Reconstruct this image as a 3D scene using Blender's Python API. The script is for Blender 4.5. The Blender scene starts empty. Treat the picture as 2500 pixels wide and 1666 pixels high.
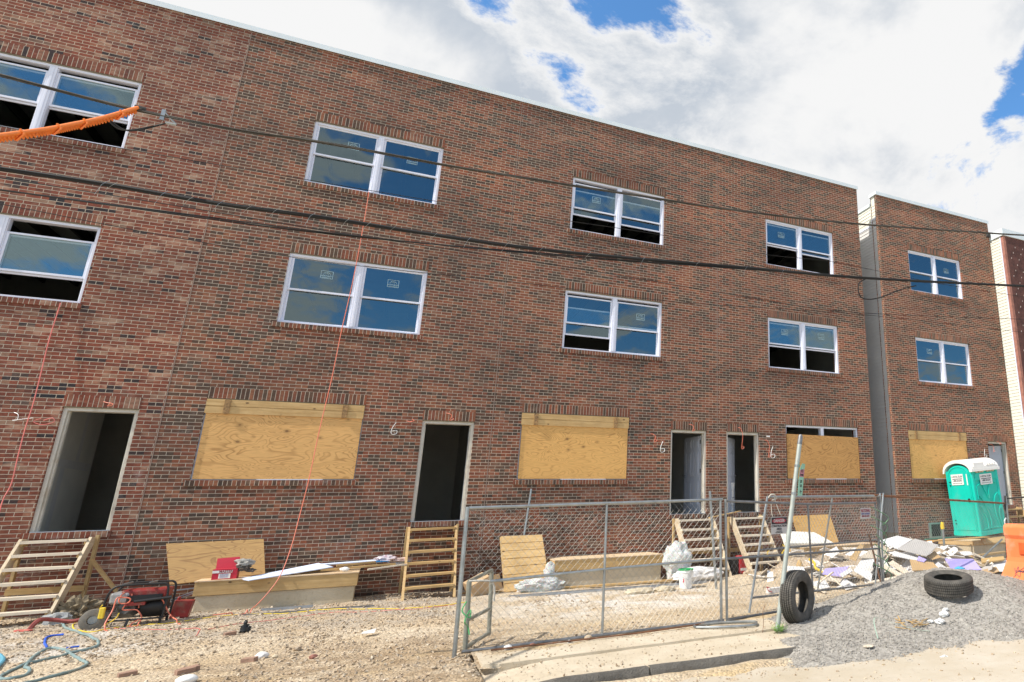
import bpy, bmesh, math, random
import numpy as np
from mathutils import Matrix, Vector, Euler, noise
rad = math.radians
random.seed(7)
S = bpy.context.scene
COL = S.collection

# ------------------------------------------------------------- camera
cd = bpy.data.cameras.new('camera'); cam = bpy.data.objects.new('camera', cd); COL.objects.link(cam)
cd.lens = 23.0562; cd.sensor_width = 36; cd.shift_x = -0.25341; cd.shift_y = -0.02412
cd.clip_start = 0.05; cd.clip_end = 2000
_R = Matrix(((0.868745, -0.118381, -0.480903), (-0.49472, -0.25271, -0.831498), (-0.023096, 0.960273, -0.278106)))
cam.matrix_world = Matrix.Translation((0, -15.9654, 1.6)) @ _R.to_4x4()
S.camera = cam

# ------------------------------------------------------------- sky and sun
SUN = Vector((-0.83, -0.12, 0.89)).normalized()
el = math.asin(SUN.z); az = math.atan2(SUN.x, SUN.y)
W = bpy.data.worlds.new('World'); S.world = W; W.use_nodes = True
nt = W.node_tree; nt.nodes.clear()


class NT:
    def __init__(s, t): s.t = t
    def n(s, typ, _props=None, **inp):
        o = s.t.nodes.new('ShaderNode' + typ)
        for k, v in (_props or {}).items(): setattr(o, k, v)
        for k, v in inp.items():
            k2 = k.replace('_', ' ')
            sock = None
            for i in o.inputs:
                if i.name == k2 or i.name == k: sock = i; break
            if k.startswith('i') and k[1:].isdigit(): sock = o.inputs[int(k[1:])]
            s.set(sock, v)
        return o
    def set(s, sock, v):
        if isinstance(v, bpy.types.NodeSocket): s.t.links.new(v, sock)
        elif isinstance(v, bpy.types.Node): s.t.links.new(v.outputs[0], sock)
        elif isinstance(v, (tuple, list)) and len(v) == 3 and sock.type == 'RGBA': sock.default_value = (*v, 1)
        else: sock.default_value = v
    def m(s, op, a, b=0.0, c=0.0):
        o = s.t.nodes.new('ShaderNodeMath'); o.operation = op
        s.set(o.inputs[0], a); s.set(o.inputs[1], b); s.set(o.inputs[2], c)
        return o.outputs[0]
    def vm(s, op, a, b=(0, 0, 0)):
        o = s.t.nodes.new('ShaderNodeVectorMath'); o.operation = op
        s.set(o.inputs[0], a); s.set(o.inputs[1], b)
        return o.outputs['Value'] if op in ('DOT_PRODUCT', 'LENGTH') else o.outputs[0]
    def mix(s, f, a, b, blend='MIX'):
        o = s.t.nodes.new('ShaderNodeMix'); o.data_type = 'RGBA'; o.blend_type = blend; o.clamp_factor = True
        s.set(o.inputs[0], f); s.set(o.inputs[6], a); s.set(o.inputs[7], b)
        return o.outputs[2]
    def ramp(s, f, stops, interp='LINEAR'):
        o = s.t.nodes.new('ShaderNodeValToRGB'); cr = o.color_ramp; cr.interpolation = interp
        while len(cr.elements) < len(stops): cr.elements.new(0.5)
        for e, (p, c) in zip(cr.elements, stops):
            e.position = p; e.color = (c, c, c, 1) if isinstance(c, (int, float)) else (*c, 1)
        s.set(o.inputs[0], f)
        return o.outputs[0]
    def noise(s, vec, scale=1.0, detail=3.0, rough=0.5, dist=0.0, out=0):
        o = s.n('TexNoise', Vector=vec, Scale=scale, Detail=detail, Roughness=rough, Distortion=dist)
        return o.outputs[out]
    def mr(s, v, a, b, c=0.0, d=1.0, smooth=False):
        o = s.t.nodes.new('ShaderNodeMapRange')
        if smooth: o.interpolation_type = 'SMOOTHSTEP'
        for i, x in enumerate((v, a, b, c, d)): s.set(o.inputs[i], x)
        return o.outputs[0]


HOLES = [((0.18, 0.733, 0.665), 3.8, -0.16), ((0.25, 0.715, 0.66), 3.4, -0.16), ((0.32, 0.70, 0.645), 2.8, -0.10), ((0.384, 0.684, 0.62), 2.6, -0.07), ((0.45, 0.645, 0.63), 2.2, -0.05),
         ((0.695, 0.475, 0.55), 4.0, -0.19), ((0.69, 0.525, 0.505), 2.6, -0.16), ((0.71, 0.43, 0.56), 4.5, -0.15), ((0.036, 0.779, 0.635), 2.4, -0.10),
         ((0.671, -0.667, 0.323), 11, -0.13), ((0.501, -0.779, 0.378), 11, -0.12), ((-0.02, -0.895, 0.44), 7, -0.05)]
w = NT(nt)
sky = w.n('TexSky', dict(sky_type='NISHITA', sun_disc=False, sun_elevation=el, sun_rotation=az % (2 * math.pi), air_density=1.0, dust_density=0.4, ozone_density=3.0, altitude=50))
tc = w.n('TexCoord').outputs['Generated']
dirn = w.vm('NORMALIZE', tc)
sep = w.n('SeparateXYZ', Vector=dirn)
up = w.m('MAXIMUM', sep.outputs[2], 0.06)
proj = w.n('CombineXYZ', X=w.m('DIVIDE', sep.outputs[0], w.m('ADD', up, 0.35)), Y=w.m('DIVIDE', sep.outputs[1], w.m('ADD', up, 0.35)), Z=1.7).outputs[0]
big = w.noise(proj, 1.6, 2, 0.5)
fine = w.noise(proj, 3.6, 12, 0.66, 0.25)
cov = w.m('ADD', w.m('MULTIPLY', big, 0.30), w.m('ADD', w.m('MULTIPLY', w.m('SUBTRACT', fine, .5), 1.0), .35))
# cloud bank over the houses, bluer sky across the street
front = w.mr(w.vm('DOT_PRODUCT', dirn, (0.25, 0.9, 0.3)), -0.2, 0.45, 0.045, 0.175)
cov = w.m('ADD', cov, front)
for dv, wid, amt in HOLES:
    d = w.vm('DOT_PRODUCT', dirn, tuple(Vector(dv).normalized()))
    cov = w.m('ADD', cov, w.mr(d, math.cos(rad(wid)), math.cos(rad(wid * .25)), 0.0, amt, True))
mask = w.mr(cov, 0.47, 0.575, 0, 1, True)
shade = w.noise(w.vm('ADD', proj, (0.05, -0.1, 3.0)), 2.6, 7, 0.55, 0.2)
shade = w.mr(shade, 0.41, 0.57, 0, 1, True)
thick = w.mr(cov, 0.55, 0.68, 0.0, 1)
ccol = w.mix(w.m('MULTIPLY', w.m('SUBTRACT', 1.0, shade), thick), (1.0, 1.0, 1.0), (0.60, 0.66, 0.74))
skyc = w.mix(1.0, sky, (0.80, 1.22, 1.42), 'MULTIPLY')
bg1 = w.n('Background', Color=skyc, Strength=0.15)
bg2 = w.n('Background', Color=ccol, Strength=0.78)
mx = w.n('MixShader', i0=mask, i1=bg1.outputs[0], i2=bg2.outputs[0])
w.n('OutputWorld', Surface=mx.outputs[0])
W.cycles.sampling_method = 'MANUAL'; W.cycles.sample_map_resolution = 1024

sd = bpy.data.lights.new('sun', 'SUN'); sd.energy = 4.6; sd.angle = rad(0.55); sd.color = (1.0, 0.945, 0.86)
so = bpy.data.objects.new('sun', sd); COL.objects.link(so)
so.rotation_euler = SUN.to_track_quat('Z', 'Y').to_euler(); so.location = SUN * 60
S.view_settings.view_transform = 'Standard'; S.view_settings.look = 'None'
S.view_settings.exposure = 0.25; S.view_settings.gamma = 1

PT = {
'cable_a': [(-4.146, -7.0, 6.077), (-3.969, -7.0, 6.07), (-2.906, -7.0, 5.99), (-2.005, -7.0, 5.993), (-1.186, -7.0, 6.057), (0.383, -7.0, 6.104), (2.407, -7.0, 6.224), (4.619, -7.0, 6.373), (7.086, -7.0, 6.633), (11.773, -7.0, 7.301), (13.224, -7.0, 7.507)],
'cable_b': [(-3.921, -7.0, 5.041), (-3.752, -7.0, 5.047), (-2.943, -7.0, 5.057), (-2.032, -7.0, 5.042), (-1.049, -7.0, 5.075), (0.174, -7.0, 5.08), (1.833, -7.0, 5.135), (4.608, -7.0, 5.362), (7.308, -7.0, 5.589), (11.537, -7.0, 6.065), (12.934, -7.0, 6.222)],
'cable_c': [(-3.873, -7.0, 4.818), (-3.704, -7.0, 4.822), (-2.375, -7.0, 4.848), (-1.191, -7.0, 4.875), (0.188, -7.0, 4.951), (1.836, -7.0, 5.08), (3.167, -7.0, 5.198), (4.608, -7.0, 5.34)],
'cable_d': [(-4.468, -6.0, 5.929), (-4.279, -6.0, 5.943), (-3.242, -6.0, 5.937), (-1.438, -6.0, 5.963), (0.159, -6.0, 5.992), (2.061, -6.0, 6.069), (3.654, -6.0, 6.126), (5.702, -6.0, 6.13), (7.269, -6.0, 6.238), (10.119, -6.0, 6.209), (14.286, -6.0, 6.334)],
'cable_e': [(-4.337, -6.0, 5.324), (-4.148, -6.0, 5.325), (-2.363, -6.0, 5.308), (-0.604, -6.0, 5.278), (1.553, -6.0, 5.289), (3.501, -6.0, 5.267), (5.526, -6.0, 5.228), (7.804, -6.0, 5.259), (12.662, -6.0, 5.71), (14.176, -6.0, 5.851)],
'cable_f': [(-4.27, -6.0, 5.017), (-4.083, -6.0, 5.019), (-2.681, -6.0, 4.91), (-1.016, -6.0, 4.848), (1.58, -6.0, 4.928), (4.05, -6.0, 4.967), (7.801, -6.0, 5.224), (12.599, -6.0, 5.382), (14.084, -6.0, 5.442)],
'guard': [(-2.888, -7.0, 6.022), (-3.018, -7.35, 5.651), (-3.112, -7.68, 5.355), (-3.178, -7.9, 5.163), (-3.273, -8.3, 4.853), (-3.317, -8.5, 4.704)],
'splice': [(-2.689, -7.0, 5.931), (-2.664, -7.0, 6.028), (-2.635, -7.0, 5.905), (-2.543, -7.0, 5.906)],
'splice_loop': [(-2.615, -7.0, 5.911), (-2.829, -7.0, 5.755), (-2.959, -7.0, 5.727), (-3.103, -7.0, 5.827), (-3.047, -7.0, 5.757), (-2.957, -7.0, 5.718), (-2.816, -7.0, 5.779), (-2.646, -7.0, 5.886)],
'cord_main': [(-1.094, -0.06, 8.551), (-1.093, -0.1, 7.702), (-1.113, -0.15, 6.467), (-1.168, -0.2, 5.302), (-1.193, -0.3, 4.277), (-1.244, -0.4, 3.266), (-1.267, -0.55, 2.349), (-1.303, -0.7, 1.673), (-1.338, -0.9, 1.077), (-1.42, -1.12, 0.592), (-1.634, -1.35, 0.215), (-1.74, -1.6, 0.169), (-1.914, -1.85, 0.171), (-2.1, -1.95, 0.17)],
'cord_left': [(-5.41, -0.05, 5.37), (-5.412, -0.07, 4.688), (-5.381, -0.1, 4.031), (-5.363, -0.12, 3.535), (-5.365, -0.14, 3.153), (-5.343, -0.18, 2.712), (-5.32, -0.2, 2.25), (-5.34, -0.25, 2.023), (-5.329, -0.3, 1.832), (-5.276, -0.4, 1.488)],
'cord_yellow': [(1.578, -2.255, 0.08), (0.726, -2.439, 0.08), (-0.584, -2.011, 0.08), (-1.424, -1.876, 0.08), (-1.957, -1.809, 0.08), (-2.286, -1.934, 0.08), (-2.712, -2.184, 0.08), (-2.954, -2.125, 0.08), (-3.17, -2.325, 0.08), (-3.296, -2.5, 0.08), (-3.454, -2.379, 0.08), (-3.655, -1.994, 0.08), (-3.8, -1.515, 0.08), (-3.763, -1.328, 0.08), (-3.434, -1.675, 0.12), (-3.059, -2.763, 0.3), (-2.958, -3.075, 0.4)],
'cord_yellow_loop': [(-3.349, -2.245, 0.45), (-3.511, -1.9, 0.25), (-3.723, -1.337, 0.1), (-3.823, -1.368, 0.08), (-4.036, -1.247, 0.08), (-4.121, -1.05, 0.08), (-4.148, -0.713, 0.08), (-3.818, -1.061, 0.08), (-3.598, -1.368, 0.08)],
'cord_orange': [(-3.155, -2.1, 0.598), (-3.183, -2.15, 0.571), (-3.192, -2.2, 0.493), (-3.157, -2.2, 0.451), (-3.082, -2.2, 0.456), (-3.07, -2.2, 0.51), (-3.155, -2.2, 0.534), (-3.208, -2.25, 0.527), (-3.212, -2.3, 0.378), (-3.232, -2.4, 0.23), (-3.218, -2.45, 0.181), (-3.156, -2.55, 0.125)],
'cord_orange_b': [(-3.075, -2.15, 0.574), (-3.072, -2.15, 0.506), (-3.113, -2.15, 0.436), (-3.138, -2.15, 0.377), (-3.115, -2.15, 0.353), (-2.988, -2.15, 0.347), (-2.926, -2.15, 0.28), (-2.906, -2.15, 0.223), (-2.916, -2.25, 0.159), (-3.012, -2.3, 0.136), (-2.994, -2.25, 0.166), (-2.916, -2.2, 0.219)],
'cord_orange_c': [(-2.975, -2.1, 0.363), (-2.969, -2.1, 0.43), (-2.904, -2.1, 0.476), (-2.819, -2.1, 0.52), (-2.747, -2.1, 0.486), (-2.684, -2.1, 0.395), (-2.613, -2.1, 0.263), (-2.519, -2.2, 0.192), (-2.413, -2.3, 0.155)],
'cord_red': [(-3.247, -2.153, 0.07), (-3.006, -2.456, 0.07), (-2.515, -2.674, 0.07), (-2.117, -2.859, 0.07), (-2.054, -3.106, 0.07), (-2.021, -3.509, 0.07)],
'cord_red_b': [(-2.003, -2.987, 0.07), (-1.583, -2.633, 0.07), (-1.095, -2.455, 0.07), (-0.565, -2.318, 0.07), (0.008, -2.454, 0.07), (0.599, -2.595, 0.07), (1.297, -2.444, 0.07)],
'hose': [(-3.931, -1.163, 0.15), (-3.981, -1.159, 0.12), (-4.036, -1.105, 0.05), (-3.853, -1.702, 0.05), (-3.643, -2.134, 0.05), (-3.38, -2.628, 0.05), (-3.168, -3.032, 0.05), (-3.026, -3.371, 0.05), (-2.991, -3.619, 0.05), (-3.124, -3.823, 0.05), (-3.273, -4.054, 0.05), (-3.392, -4.336, 0.05), (-3.418, -4.659, 0.05), (-3.402, -4.877, 0.05), (-3.329, -5.041, 0.05), (-3.227, -5.047, 0.05), (-3.188, -4.895, 0.05), (-3.25, -4.638, 0.05), (-3.342, -4.473, 0.05)],
'hose_b': [(-3.342, -4.473, 0.05), (-3.466, -3.885, 0.05), (-3.476, -3.564, 0.05), (-3.404, -3.498, 0.05), (-3.228, -3.717, 0.05), (-3.009, -4.164, 0.05), (-2.822, -4.544, 0.05), (-2.752, -4.751, 0.05), (-2.777, -4.931, 0.05), (-2.842, -5.167, 0.05), (-2.942, -5.361, 0.05), (-3.02, -5.596, 0.05), (-3.105, -5.692, 0.05)],
'hose_c': [(-3.574, -4.499, 0.05), (-3.646, -4.151, 0.05), (-3.674, -4.028, 0.05), (-3.772, -3.797, 0.05), (-3.842, -3.692, 0.05)],
'strap_blue': [(-3.512, -3.353, 0.04), (-3.639, -3.009, 0.04), (-3.736, -2.64, 0.04), (-3.687, -2.539, 0.04), (-3.605, -2.531, 0.04)],
'strap_blue_b': [(-3.282, -3.523, 0.04), (-3.232, -3.499, 0.04), (-3.173, -3.482, 0.04)],
'pipe_long': [(-2.306, -1.844, 0.1), (-1.908, -1.815, 0.1), (-1.485, -1.842, 0.1), (-0.822, -1.886, 0.1), (-0.302, -1.904, 0.1), (0.07, -1.968, 0.1)],
'stud_blue': [(-1.564, -1.12, 0.12), (-0.836, -1.166, 0.12)],
'studs': [(2.273, -1.765, 0.08), (4.13, -1.878, 0.08), (6.208, -2.081, 0.08)],
'plank_ground': [(1.59, -0.731, 0.06), (2.085, -0.992, 0.06), (4.314, -1.242, 0.06), (6.322, -1.376, 0.06)],
'slabs': [(4.059, -2.521, 0.03), (4.883, -2.49, 0.03), (4.741, -3.336, 0.03), (5.156, -3.223, 0.03)],
'bucket': [(5.814, -2.118, 0.03)],
'trash': [(-1.491, -3.36, 0.03), (-1.631, -3.556, 0.03), (-0.902, -5.505, 0.03), (-1.041, -5.403, 0.03), (-1.139, -5.548, 0.03), (-0.715, -5.21, 0.03), (-0.504, -5.798, 0.03), (-2.176, -5.668, 0.03), (-1.643, -5.962, 0.03), (-1.701, -5.875, 0.03), (-1.52, -6.555, 0.03), (-0.054, -4.607, 0.03), (0.689, -7.302, 0.03), (1.495, -6.938, 0.03), (2.451, -6.921, 0.03), (2.946, -7.096, 0.03), (2.208, -6.961, 0.03), (1.779, -6.916, 0.03)],
'pipe_kerb': [(3.803, -8.527, -0.1), (4.07, -8.46, -0.1)],
'loop': [(3.858, -7.076, 0.06), (4.182, -7.288, 0.06), (4.541, -7.409, 0.06), (4.654, -7.294, 0.06), (4.681, -7.148, 0.06), (4.339, -6.964, 0.06), (3.922, -6.927, 0.06)],
'bulge': [(13.191, 0.0, 19.096)],
'h_white_top': [(10.275, -3.028, 0.766), (11.095, -2.712, 0.835), (11.377, -2.934, 0.744), (10.411, -3.496, 0.595)],
'h_gray': [(10.43, -3.473, 0.593), (11.306, -3.106, 0.766), (11.636, -3.554, 0.625), (10.835, -3.981, 0.436)],
'h_beige': [(9.011, -3.861, 0.496), (10.406, -2.902, 0.692), (10.463, -3.155, 0.597), (9.662, -3.83, 0.441)],
'h_white_left': [(8.597, -4.231, 0.29), (9.223, -3.732, 0.477), (9.683, -3.625, 0.524), (8.656, -4.722, 0.12)],
'h_white_mid': [(9.394, -3.943, 0.345), (9.855, -3.702, 0.407), (9.6, -4.19, 0.249), (9.154, -4.407, 0.195)],
'h_tan': [(10.34, -3.975, 0.394), (10.865, -4.157, 0.309), (10.699, -4.511, 0.192), (9.936, -4.507, 0.223)],
'h_purple': [(11.244, -4.131, 0.368), (12.031, -4.224, 0.32), (11.711, -4.749, 0.143), (10.891, -4.683, 0.182)],
'h_purple_strip': [(11.03, -4.609, 0.127), (11.813, -4.648, 0.113), (11.516, -4.925, 0.016), (11.098, -4.799, 0.06)],
'h_white_strip': [(10.405, -3.367, 0.546), (10.947, -3.691, 0.416), (10.646, -3.935, 0.34), (10.156, -3.599, 0.472)],
'h_tan_small': [(11.067, -3.738, 0.412), (11.538, -3.502, 0.494), (11.388, -3.849, 0.373), (11.041, -3.933, 0.343)],
'h_purple_left': [(8.028, -4.031, 0.349), (8.634, -4.016, 0.355), (8.179, -4.412, 0.216), (7.802, -4.248, 0.273)],
'h_white_bar': [(8.128, -4.395, 0.262), (8.568, -4.162, 0.343), (8.52, -4.307, 0.293), (8.107, -4.519, 0.218)],
'h_white_low': [(7.46, -4.39, 0.163), (7.808, -4.342, 0.18), (7.7, -4.654, 0.071), (7.346, -4.694, 0.057)],
'h_white_low_b': [(7.987, -4.595, 0.112), (8.224, -4.421, 0.173), (8.303, -4.778, 0.048), (7.948, -4.844, 0.024)],
'h_beige_long': [(7.757, -4.195, 0.242), (8.239, -4.345, 0.189), (8.036, -4.527, 0.126), (7.802, -4.4, 0.17)],
'h_white_front': [(7.343, -3.634, 0.418), (7.702, -3.726, 0.386), (7.577, -4.009, 0.287), (7.198, -3.95, 0.308)],
'h_white_right': [(12.402, -4.162, 0.233), (13.204, -4.186, 0.225), (12.665, -4.701, 0.045), (12.127, -4.639, 0.067)],
'h_plank_a': [(9.451, -4.06, 0.398), (9.527, -4.677, 0.181), (9.402, -4.757, 0.156), (9.316, -4.169, 0.363)],
'h_plank_b': [(9.846, -3.994, 0.406), (9.788, -4.717, 0.151), (9.647, -4.797, 0.118), (9.659, -4.077, 0.371)],
'h_plank_c': [(8.821, -3.817, 0.504), (9.596, -3.175, 0.729), (9.636, -3.272, 0.695), (8.883, -3.949, 0.458)],
'h_plank_d': [(9.958, -4.626, 0.141), (8.549, -4.764, 0.092), (8.581, -4.699, 0.115), (10.012, -4.519, 0.178)],
'h_white_f': [(9.751, -4.303, 0.23), (10.199, -4.182, 0.227), (9.907, -4.676, 0.084), (9.391, -4.825, 0.083)],
'h_lav': [(10.687, -3.887, 0.439), (10.747, -4.069, 0.376), (10.575, -4.173, 0.339), (10.455, -4.071, 0.375)],
'h_white_g': [(8.971, -4.623, 0.082), (9.748, -4.603, 0.089), (9.634, -4.825, 0.011), (8.854, -4.887, -0.011)],
'h_beige_b': [(10.952, -2.995, 0.642), (10.012, -3.229, 0.56), (9.716, -3.303, 0.534), (10.46, -2.983, 0.646)],
'h_white_h': [(11.185, -3.959, 0.292), (11.128, -4.388, 0.148), (10.647, -4.63, 0.112), (10.517, -4.401, 0.205)],
'h_plank_e': [(12.314, -4.194, 0.312), (13.103, -4.165, 0.322), (12.939, -4.326, 0.266), (12.134, -4.39, 0.243)],
'h_beige_c': [(11.811, -4.675, 0.124), (12.375, -4.571, 0.16), (12.213, -4.799, 0.08), (11.685, -4.9, 0.045)],
'heapbag': [(8.258, -5.073, 0.05), (8.404, -5.202, 0.05)],
}

# ------------------------------------------------------------- helpers
WM = {}


def tag(o, label=None, cat=None, group=None, kind=None):
    if label: o['label'] = label
    if cat: o['category'] = cat
    if group: o['group'] = group
    if kind: o['kind'] = kind
    return o


def thing(name, label, cat, loc=(0, 0, 0), rot=(0, 0, 0), group=None):
    o = bpy.data.objects.new(name, None); COL.objects.link(o)
    o.location = loc; o.rotation_euler = rot; o.empty_display_size = 0.2
    WM[o.name] = Matrix.Translation(loc) @ Euler(rot).to_matrix().to_4x4()
    return tag(o, label, cat, group)


class MB:
    def __init__(s): s.v = []; s.f = []
    def add(s, vs, fs):
        n = len(s.v); s.v += [Vector(a) for a in vs]; s.f += [[i + n for i in f] for f in fs]; return s
    def hexa(s, p):
        return s.add(p, [(0, 3, 2, 1), (4, 5, 6, 7), (0, 1, 5, 4), (1, 2, 6, 5), (2, 3, 7, 6), (3, 0, 4, 7)])
    def box(s, x0, x1, y0, y1, z0, z1, M=None):
        p = [Vector(a) for a in ((x0, y0, z0), (x1, y0, z0), (x1, y1, z0), (x0, y1, z0), (x0, y0, z1), (x1, y0, z1), (x1, y1, z1), (x0, y1, z1))]
        if M is not None: p = [M @ a for a in p]
        return s.hexa(p)
    def bar(s, a, b, wd, ht, up=(0, 0, 1)):
        a = Vector(a); b = Vector(b); d = (b - a).normalized(); u = Vector(up)
        sd_ = d.cross(u)
        if sd_.length < 1e-4: sd_ = d.cross(Vector((1, 0, 0)))
        sd_.normalize(); u = sd_.cross(d).normalized()
        sd_ *= wd / 2; u *= ht / 2
        return s.hexa([a - sd_ - u, a + sd_ - u, b + sd_ - u, b - sd_ - u, a - sd_ + u, a + sd_ + u, b + sd_ + u, b - sd_ + u])
    def slab(s, q, t):
        q = [Vector(a) for a in q]; n = (q[1] - q[0]).cross(q[2] - q[0]).normalized()
        if n.z < 0: n = -n
        lo = [a - n * t for a in q]
        if (q[1] - q[0]).cross(q[2] - q[0]).dot(n) < 0: q = q[::-1]; lo = lo[::-1]
        return s.hexa(lo + q)
    def tube(s, pts, r, n=8, closed=False, caps=True):
        P = [Vector(p) for p in pts]; m = len(P); base = len(s.v)
        R = r if isinstance(r, (list, tuple)) else [r] * m
        up = None
        for i in range(m):
            a = P[i - 1] if (i > 0 or closed) else P[i]; b = P[(i + 1) % m] if (i < m - 1 or closed) else P[i]
            d = (b - a)
            if d.length < 1e-7: d = Vector((0, 0, 1))
            d.normalize()
            if up is None:
                up = Vector((0, 0, 1)) if abs(d.z) < .9 else Vector((1, 0, 0))
            x = d.cross(up)
            if x.length < 1e-4: x = d.cross(Vector((0, 1, 0)))
            x.normalize(); y = x.cross(d); up = y
            for k in range(n):
                t = 2 * math.pi * k / n
                s.v.append(P[i] + (x * math.cos(t) + y * math.sin(t)) * R[i])
        for i in range(m - (0 if closed else 1)):
            j = (i + 1) % m
            for k in range(n):
                l = (k + 1) % n
                s.f.append([base + i * n + k, base + j * n + k, base + j * n + l, base + i * n + l])
        if caps and not closed:
            s.f.append([base + k for k in range(n)]); s.f.append([base + (m - 1) * n + k for k in range(n)][::-1])
        return s
    def lathe(s, prof, n=32, M=None, closed=False):
        base = len(s.v); m = len(prof)
        for (r, z) in prof:
            for k in range(n):
                t = 2 * math.pi * k / n; p = Vector((r * math.cos(t), r * math.sin(t), z))
                s.v.append(M @ p if M is not None else p)
        for i in range(m - (0 if closed else 1)):
            j = (i + 1) % m
            for k in range(n):
                l = (k + 1) % n
                s.f.append([base + i * n + k, base + i * n + l, base + j * n + l, base + j * n + k])
        return s
    def prism(s, poly, axis_vec, M=None):
        q = [Vector(p) for p in poly]; a = Vector(axis_vec); n = len(q)
        vs = q + [p + a for p in q]
        if M is not None: vs = [M @ p for p in vs]
        return s.add(vs, [list(range(n))[::-1], [n + i for i in range(n)]] + [[i, (i + 1) % n, n + (i + 1) % n, n + i] for i in range(n)])
    def blob(s, c, r, seed=0, amp=.25, fr=2.0, sub=3, M=None):
        bm = bmesh.new(); bmesh.ops.create_icosphere(bm, subdivisions=sub, radius=1)
        vs = []
        for v in bm.verts:
            k = 1 + amp * noise.noise(v.co * fr + Vector((seed * 7.3, seed * 1.7, 0))) + amp * .5 * noise.noise(v.co * fr * 2.7 + Vector((0, seed * 3.1, 5)))
            p = Vector((v.co.x * r[0], v.co.y * r[1], v.co.z * r[2])) * k
            if M is not None: p = M @ p
            vs.append(p + Vector(c))
        fs = [[v.index for v in f.verts] for f in bm.faces]; bm.free()
        return s.add(vs, fs)
    def build(s, name, mat, parent=None, origin=None, smooth=False, local=False, bevel=0):
        me = bpy.data.meshes.new(name)
        o = bpy.data.objects.new(name, me)
        if parent is not None:
            M = WM[parent.name]; WM_o = M
            vs = s.v if local else [M.inverted() @ v for v in s.v]
        else:
            org = Vector(origin) if origin is not None else (Vector((sum(v.x for v in s.v) / len(s.v), sum(v.y for v in s.v) / len(s.v), min(v.z for v in s.v))) if s.v else Vector())
            vs = [v - org for v in s.v]; o.location = org; WM_o = Matrix.Translation(org)
        me.from_pydata([tuple(v) for v in vs], [], s.f)
        bm = bmesh.new(); bm.from_mesh(me); bmesh.ops.recalc_face_normals(bm, faces=bm.faces); bm.to_mesh(me); bm.free()
        if smooth:
            me.polygons.foreach_set('use_smooth', [True] * len(me.polygons))
            try: me.set_sharp_from_angle(angle=rad(40))
            except Exception: pass
        me.materials.append(mat)
        COL.objects.link(o)
        if parent is not None: o.parent = parent
        WM[o.name] = WM_o
        if bevel:
            b = o.modifiers.new('bevel', 'BEVEL'); b.width = bevel; b.segments = 2; b.limit_method = 'ANGLE'
        return o


def spline(pts, k=6):
    P = [Vector(p) for p in pts]; out = []
    for i in range(len(P) - 1):
        a = P[max(i - 1, 0)]; b = P[i]; c = P[i + 1]; d = P[min(i + 2, len(P) - 1)]
        for j in range(k):
            t = j / k
            out.append(0.5 * ((2 * b) + (c - a) * t + (2 * a - 5 * b + 4 * c - d) * t * t + (3 * b - 3 * c + d - a) * t ** 3))
    out.append(P[-1]); return out


def lettering(txt, size, M, mat, parent, name='lettering', ext=.0012, xs=1.0, align='CENTER', bold=0.0):
    cu = bpy.data.curves.new('t', 'FONT'); cu.body = txt; cu.size = size; cu.align_x = align; cu.align_y = 'CENTER'; cu.extrude = ext; cu.offset = bold
    cu.resolution_u = 3
    t = bpy.data.objects.new('t', cu); COL.objects.link(t)
    bpy.context.view_layer.update()
    me = bpy.data.meshes.new_from_object(t.evaluated_get(bpy.context.evaluated_depsgraph_get()))
    bpy.data.objects.remove(t)
    Mi = WM[parent.name].inverted() @ M @ Matrix.Diagonal((xs, 1, 1, 1))
    me.transform(Mi); me.materials.clear(); me.materials.append(mat); me.name = name
    o = bpy.data.objects.new(name, me); COL.objects.link(o); o.parent = parent; WM[o.name] = WM[parent.name]
    return o


def frame_M(o, x, y):
    x = Vector(x).normalized(); y = Vector(y).normalized(); z = x.cross(y).normalized(); y = z.cross(x)
    return Matrix(((x.x, y.x, z.x, o[0]), (x.y, y.y, z.y, o[1]), (x.z, y.z, z.z, o[2]), (0, 0, 0, 1)))


# ------------------------------------------------------------- materials
def newmat(name):
    m = bpy.data.materials.new(name); m.use_nodes = True; m.node_tree.nodes.clear(); return m, NT(m.node_tree)


def out(k, bsdf, **kw):
    k.n('OutputMaterial', Surface=bsdf if isinstance(bsdf, bpy.types.NodeSocket) else bsdf.outputs[0])


def bsdf(k, col, rough=.7, metal=0.0, height=None, dist=.01, strength=1.0, **kw):
    b = k.n('BsdfPrincipled', Base_Color=col, Roughness=rough, Metallic=metal, **kw)
    if height is not None:
        bp = k.n('Bump', Height=height, Distance=dist, Strength=strength); k.set(b.inputs['Normal'], bp.outputs[0])
    return b


def plain(name, col, rough=.6, metal=0.0, var=.25, scale=6.0, bump=.0, dirt=None, dirt_amt=.0, obj=True, **kw):
    m, k = newmat(name)
    tc = k.n('TexCoord').outputs['Object']
    n = k.noise(tc, scale, 5, .6)
    c = k.mix(k.mr(n, .3, .7, 0, 1), tuple(x * (1 - var) for x in col), tuple(min(1, x * (1 + var * .6)) for x in col))
    if dirt:
        n2 = k.noise(k.vm('ADD', tc, (3.3, 1.1, 7)), scale * .7, 7, .65)
        c = k.mix(k.mr(n2, .62 - dirt_amt * .3, .75, 0, .85), c, dirt)
    h = k.noise(tc, scale * 6, 5, .6) if bump else None
    out(k, bsdf(k, c, rough, metal, h, bump or .01, **kw))
    return m


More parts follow.
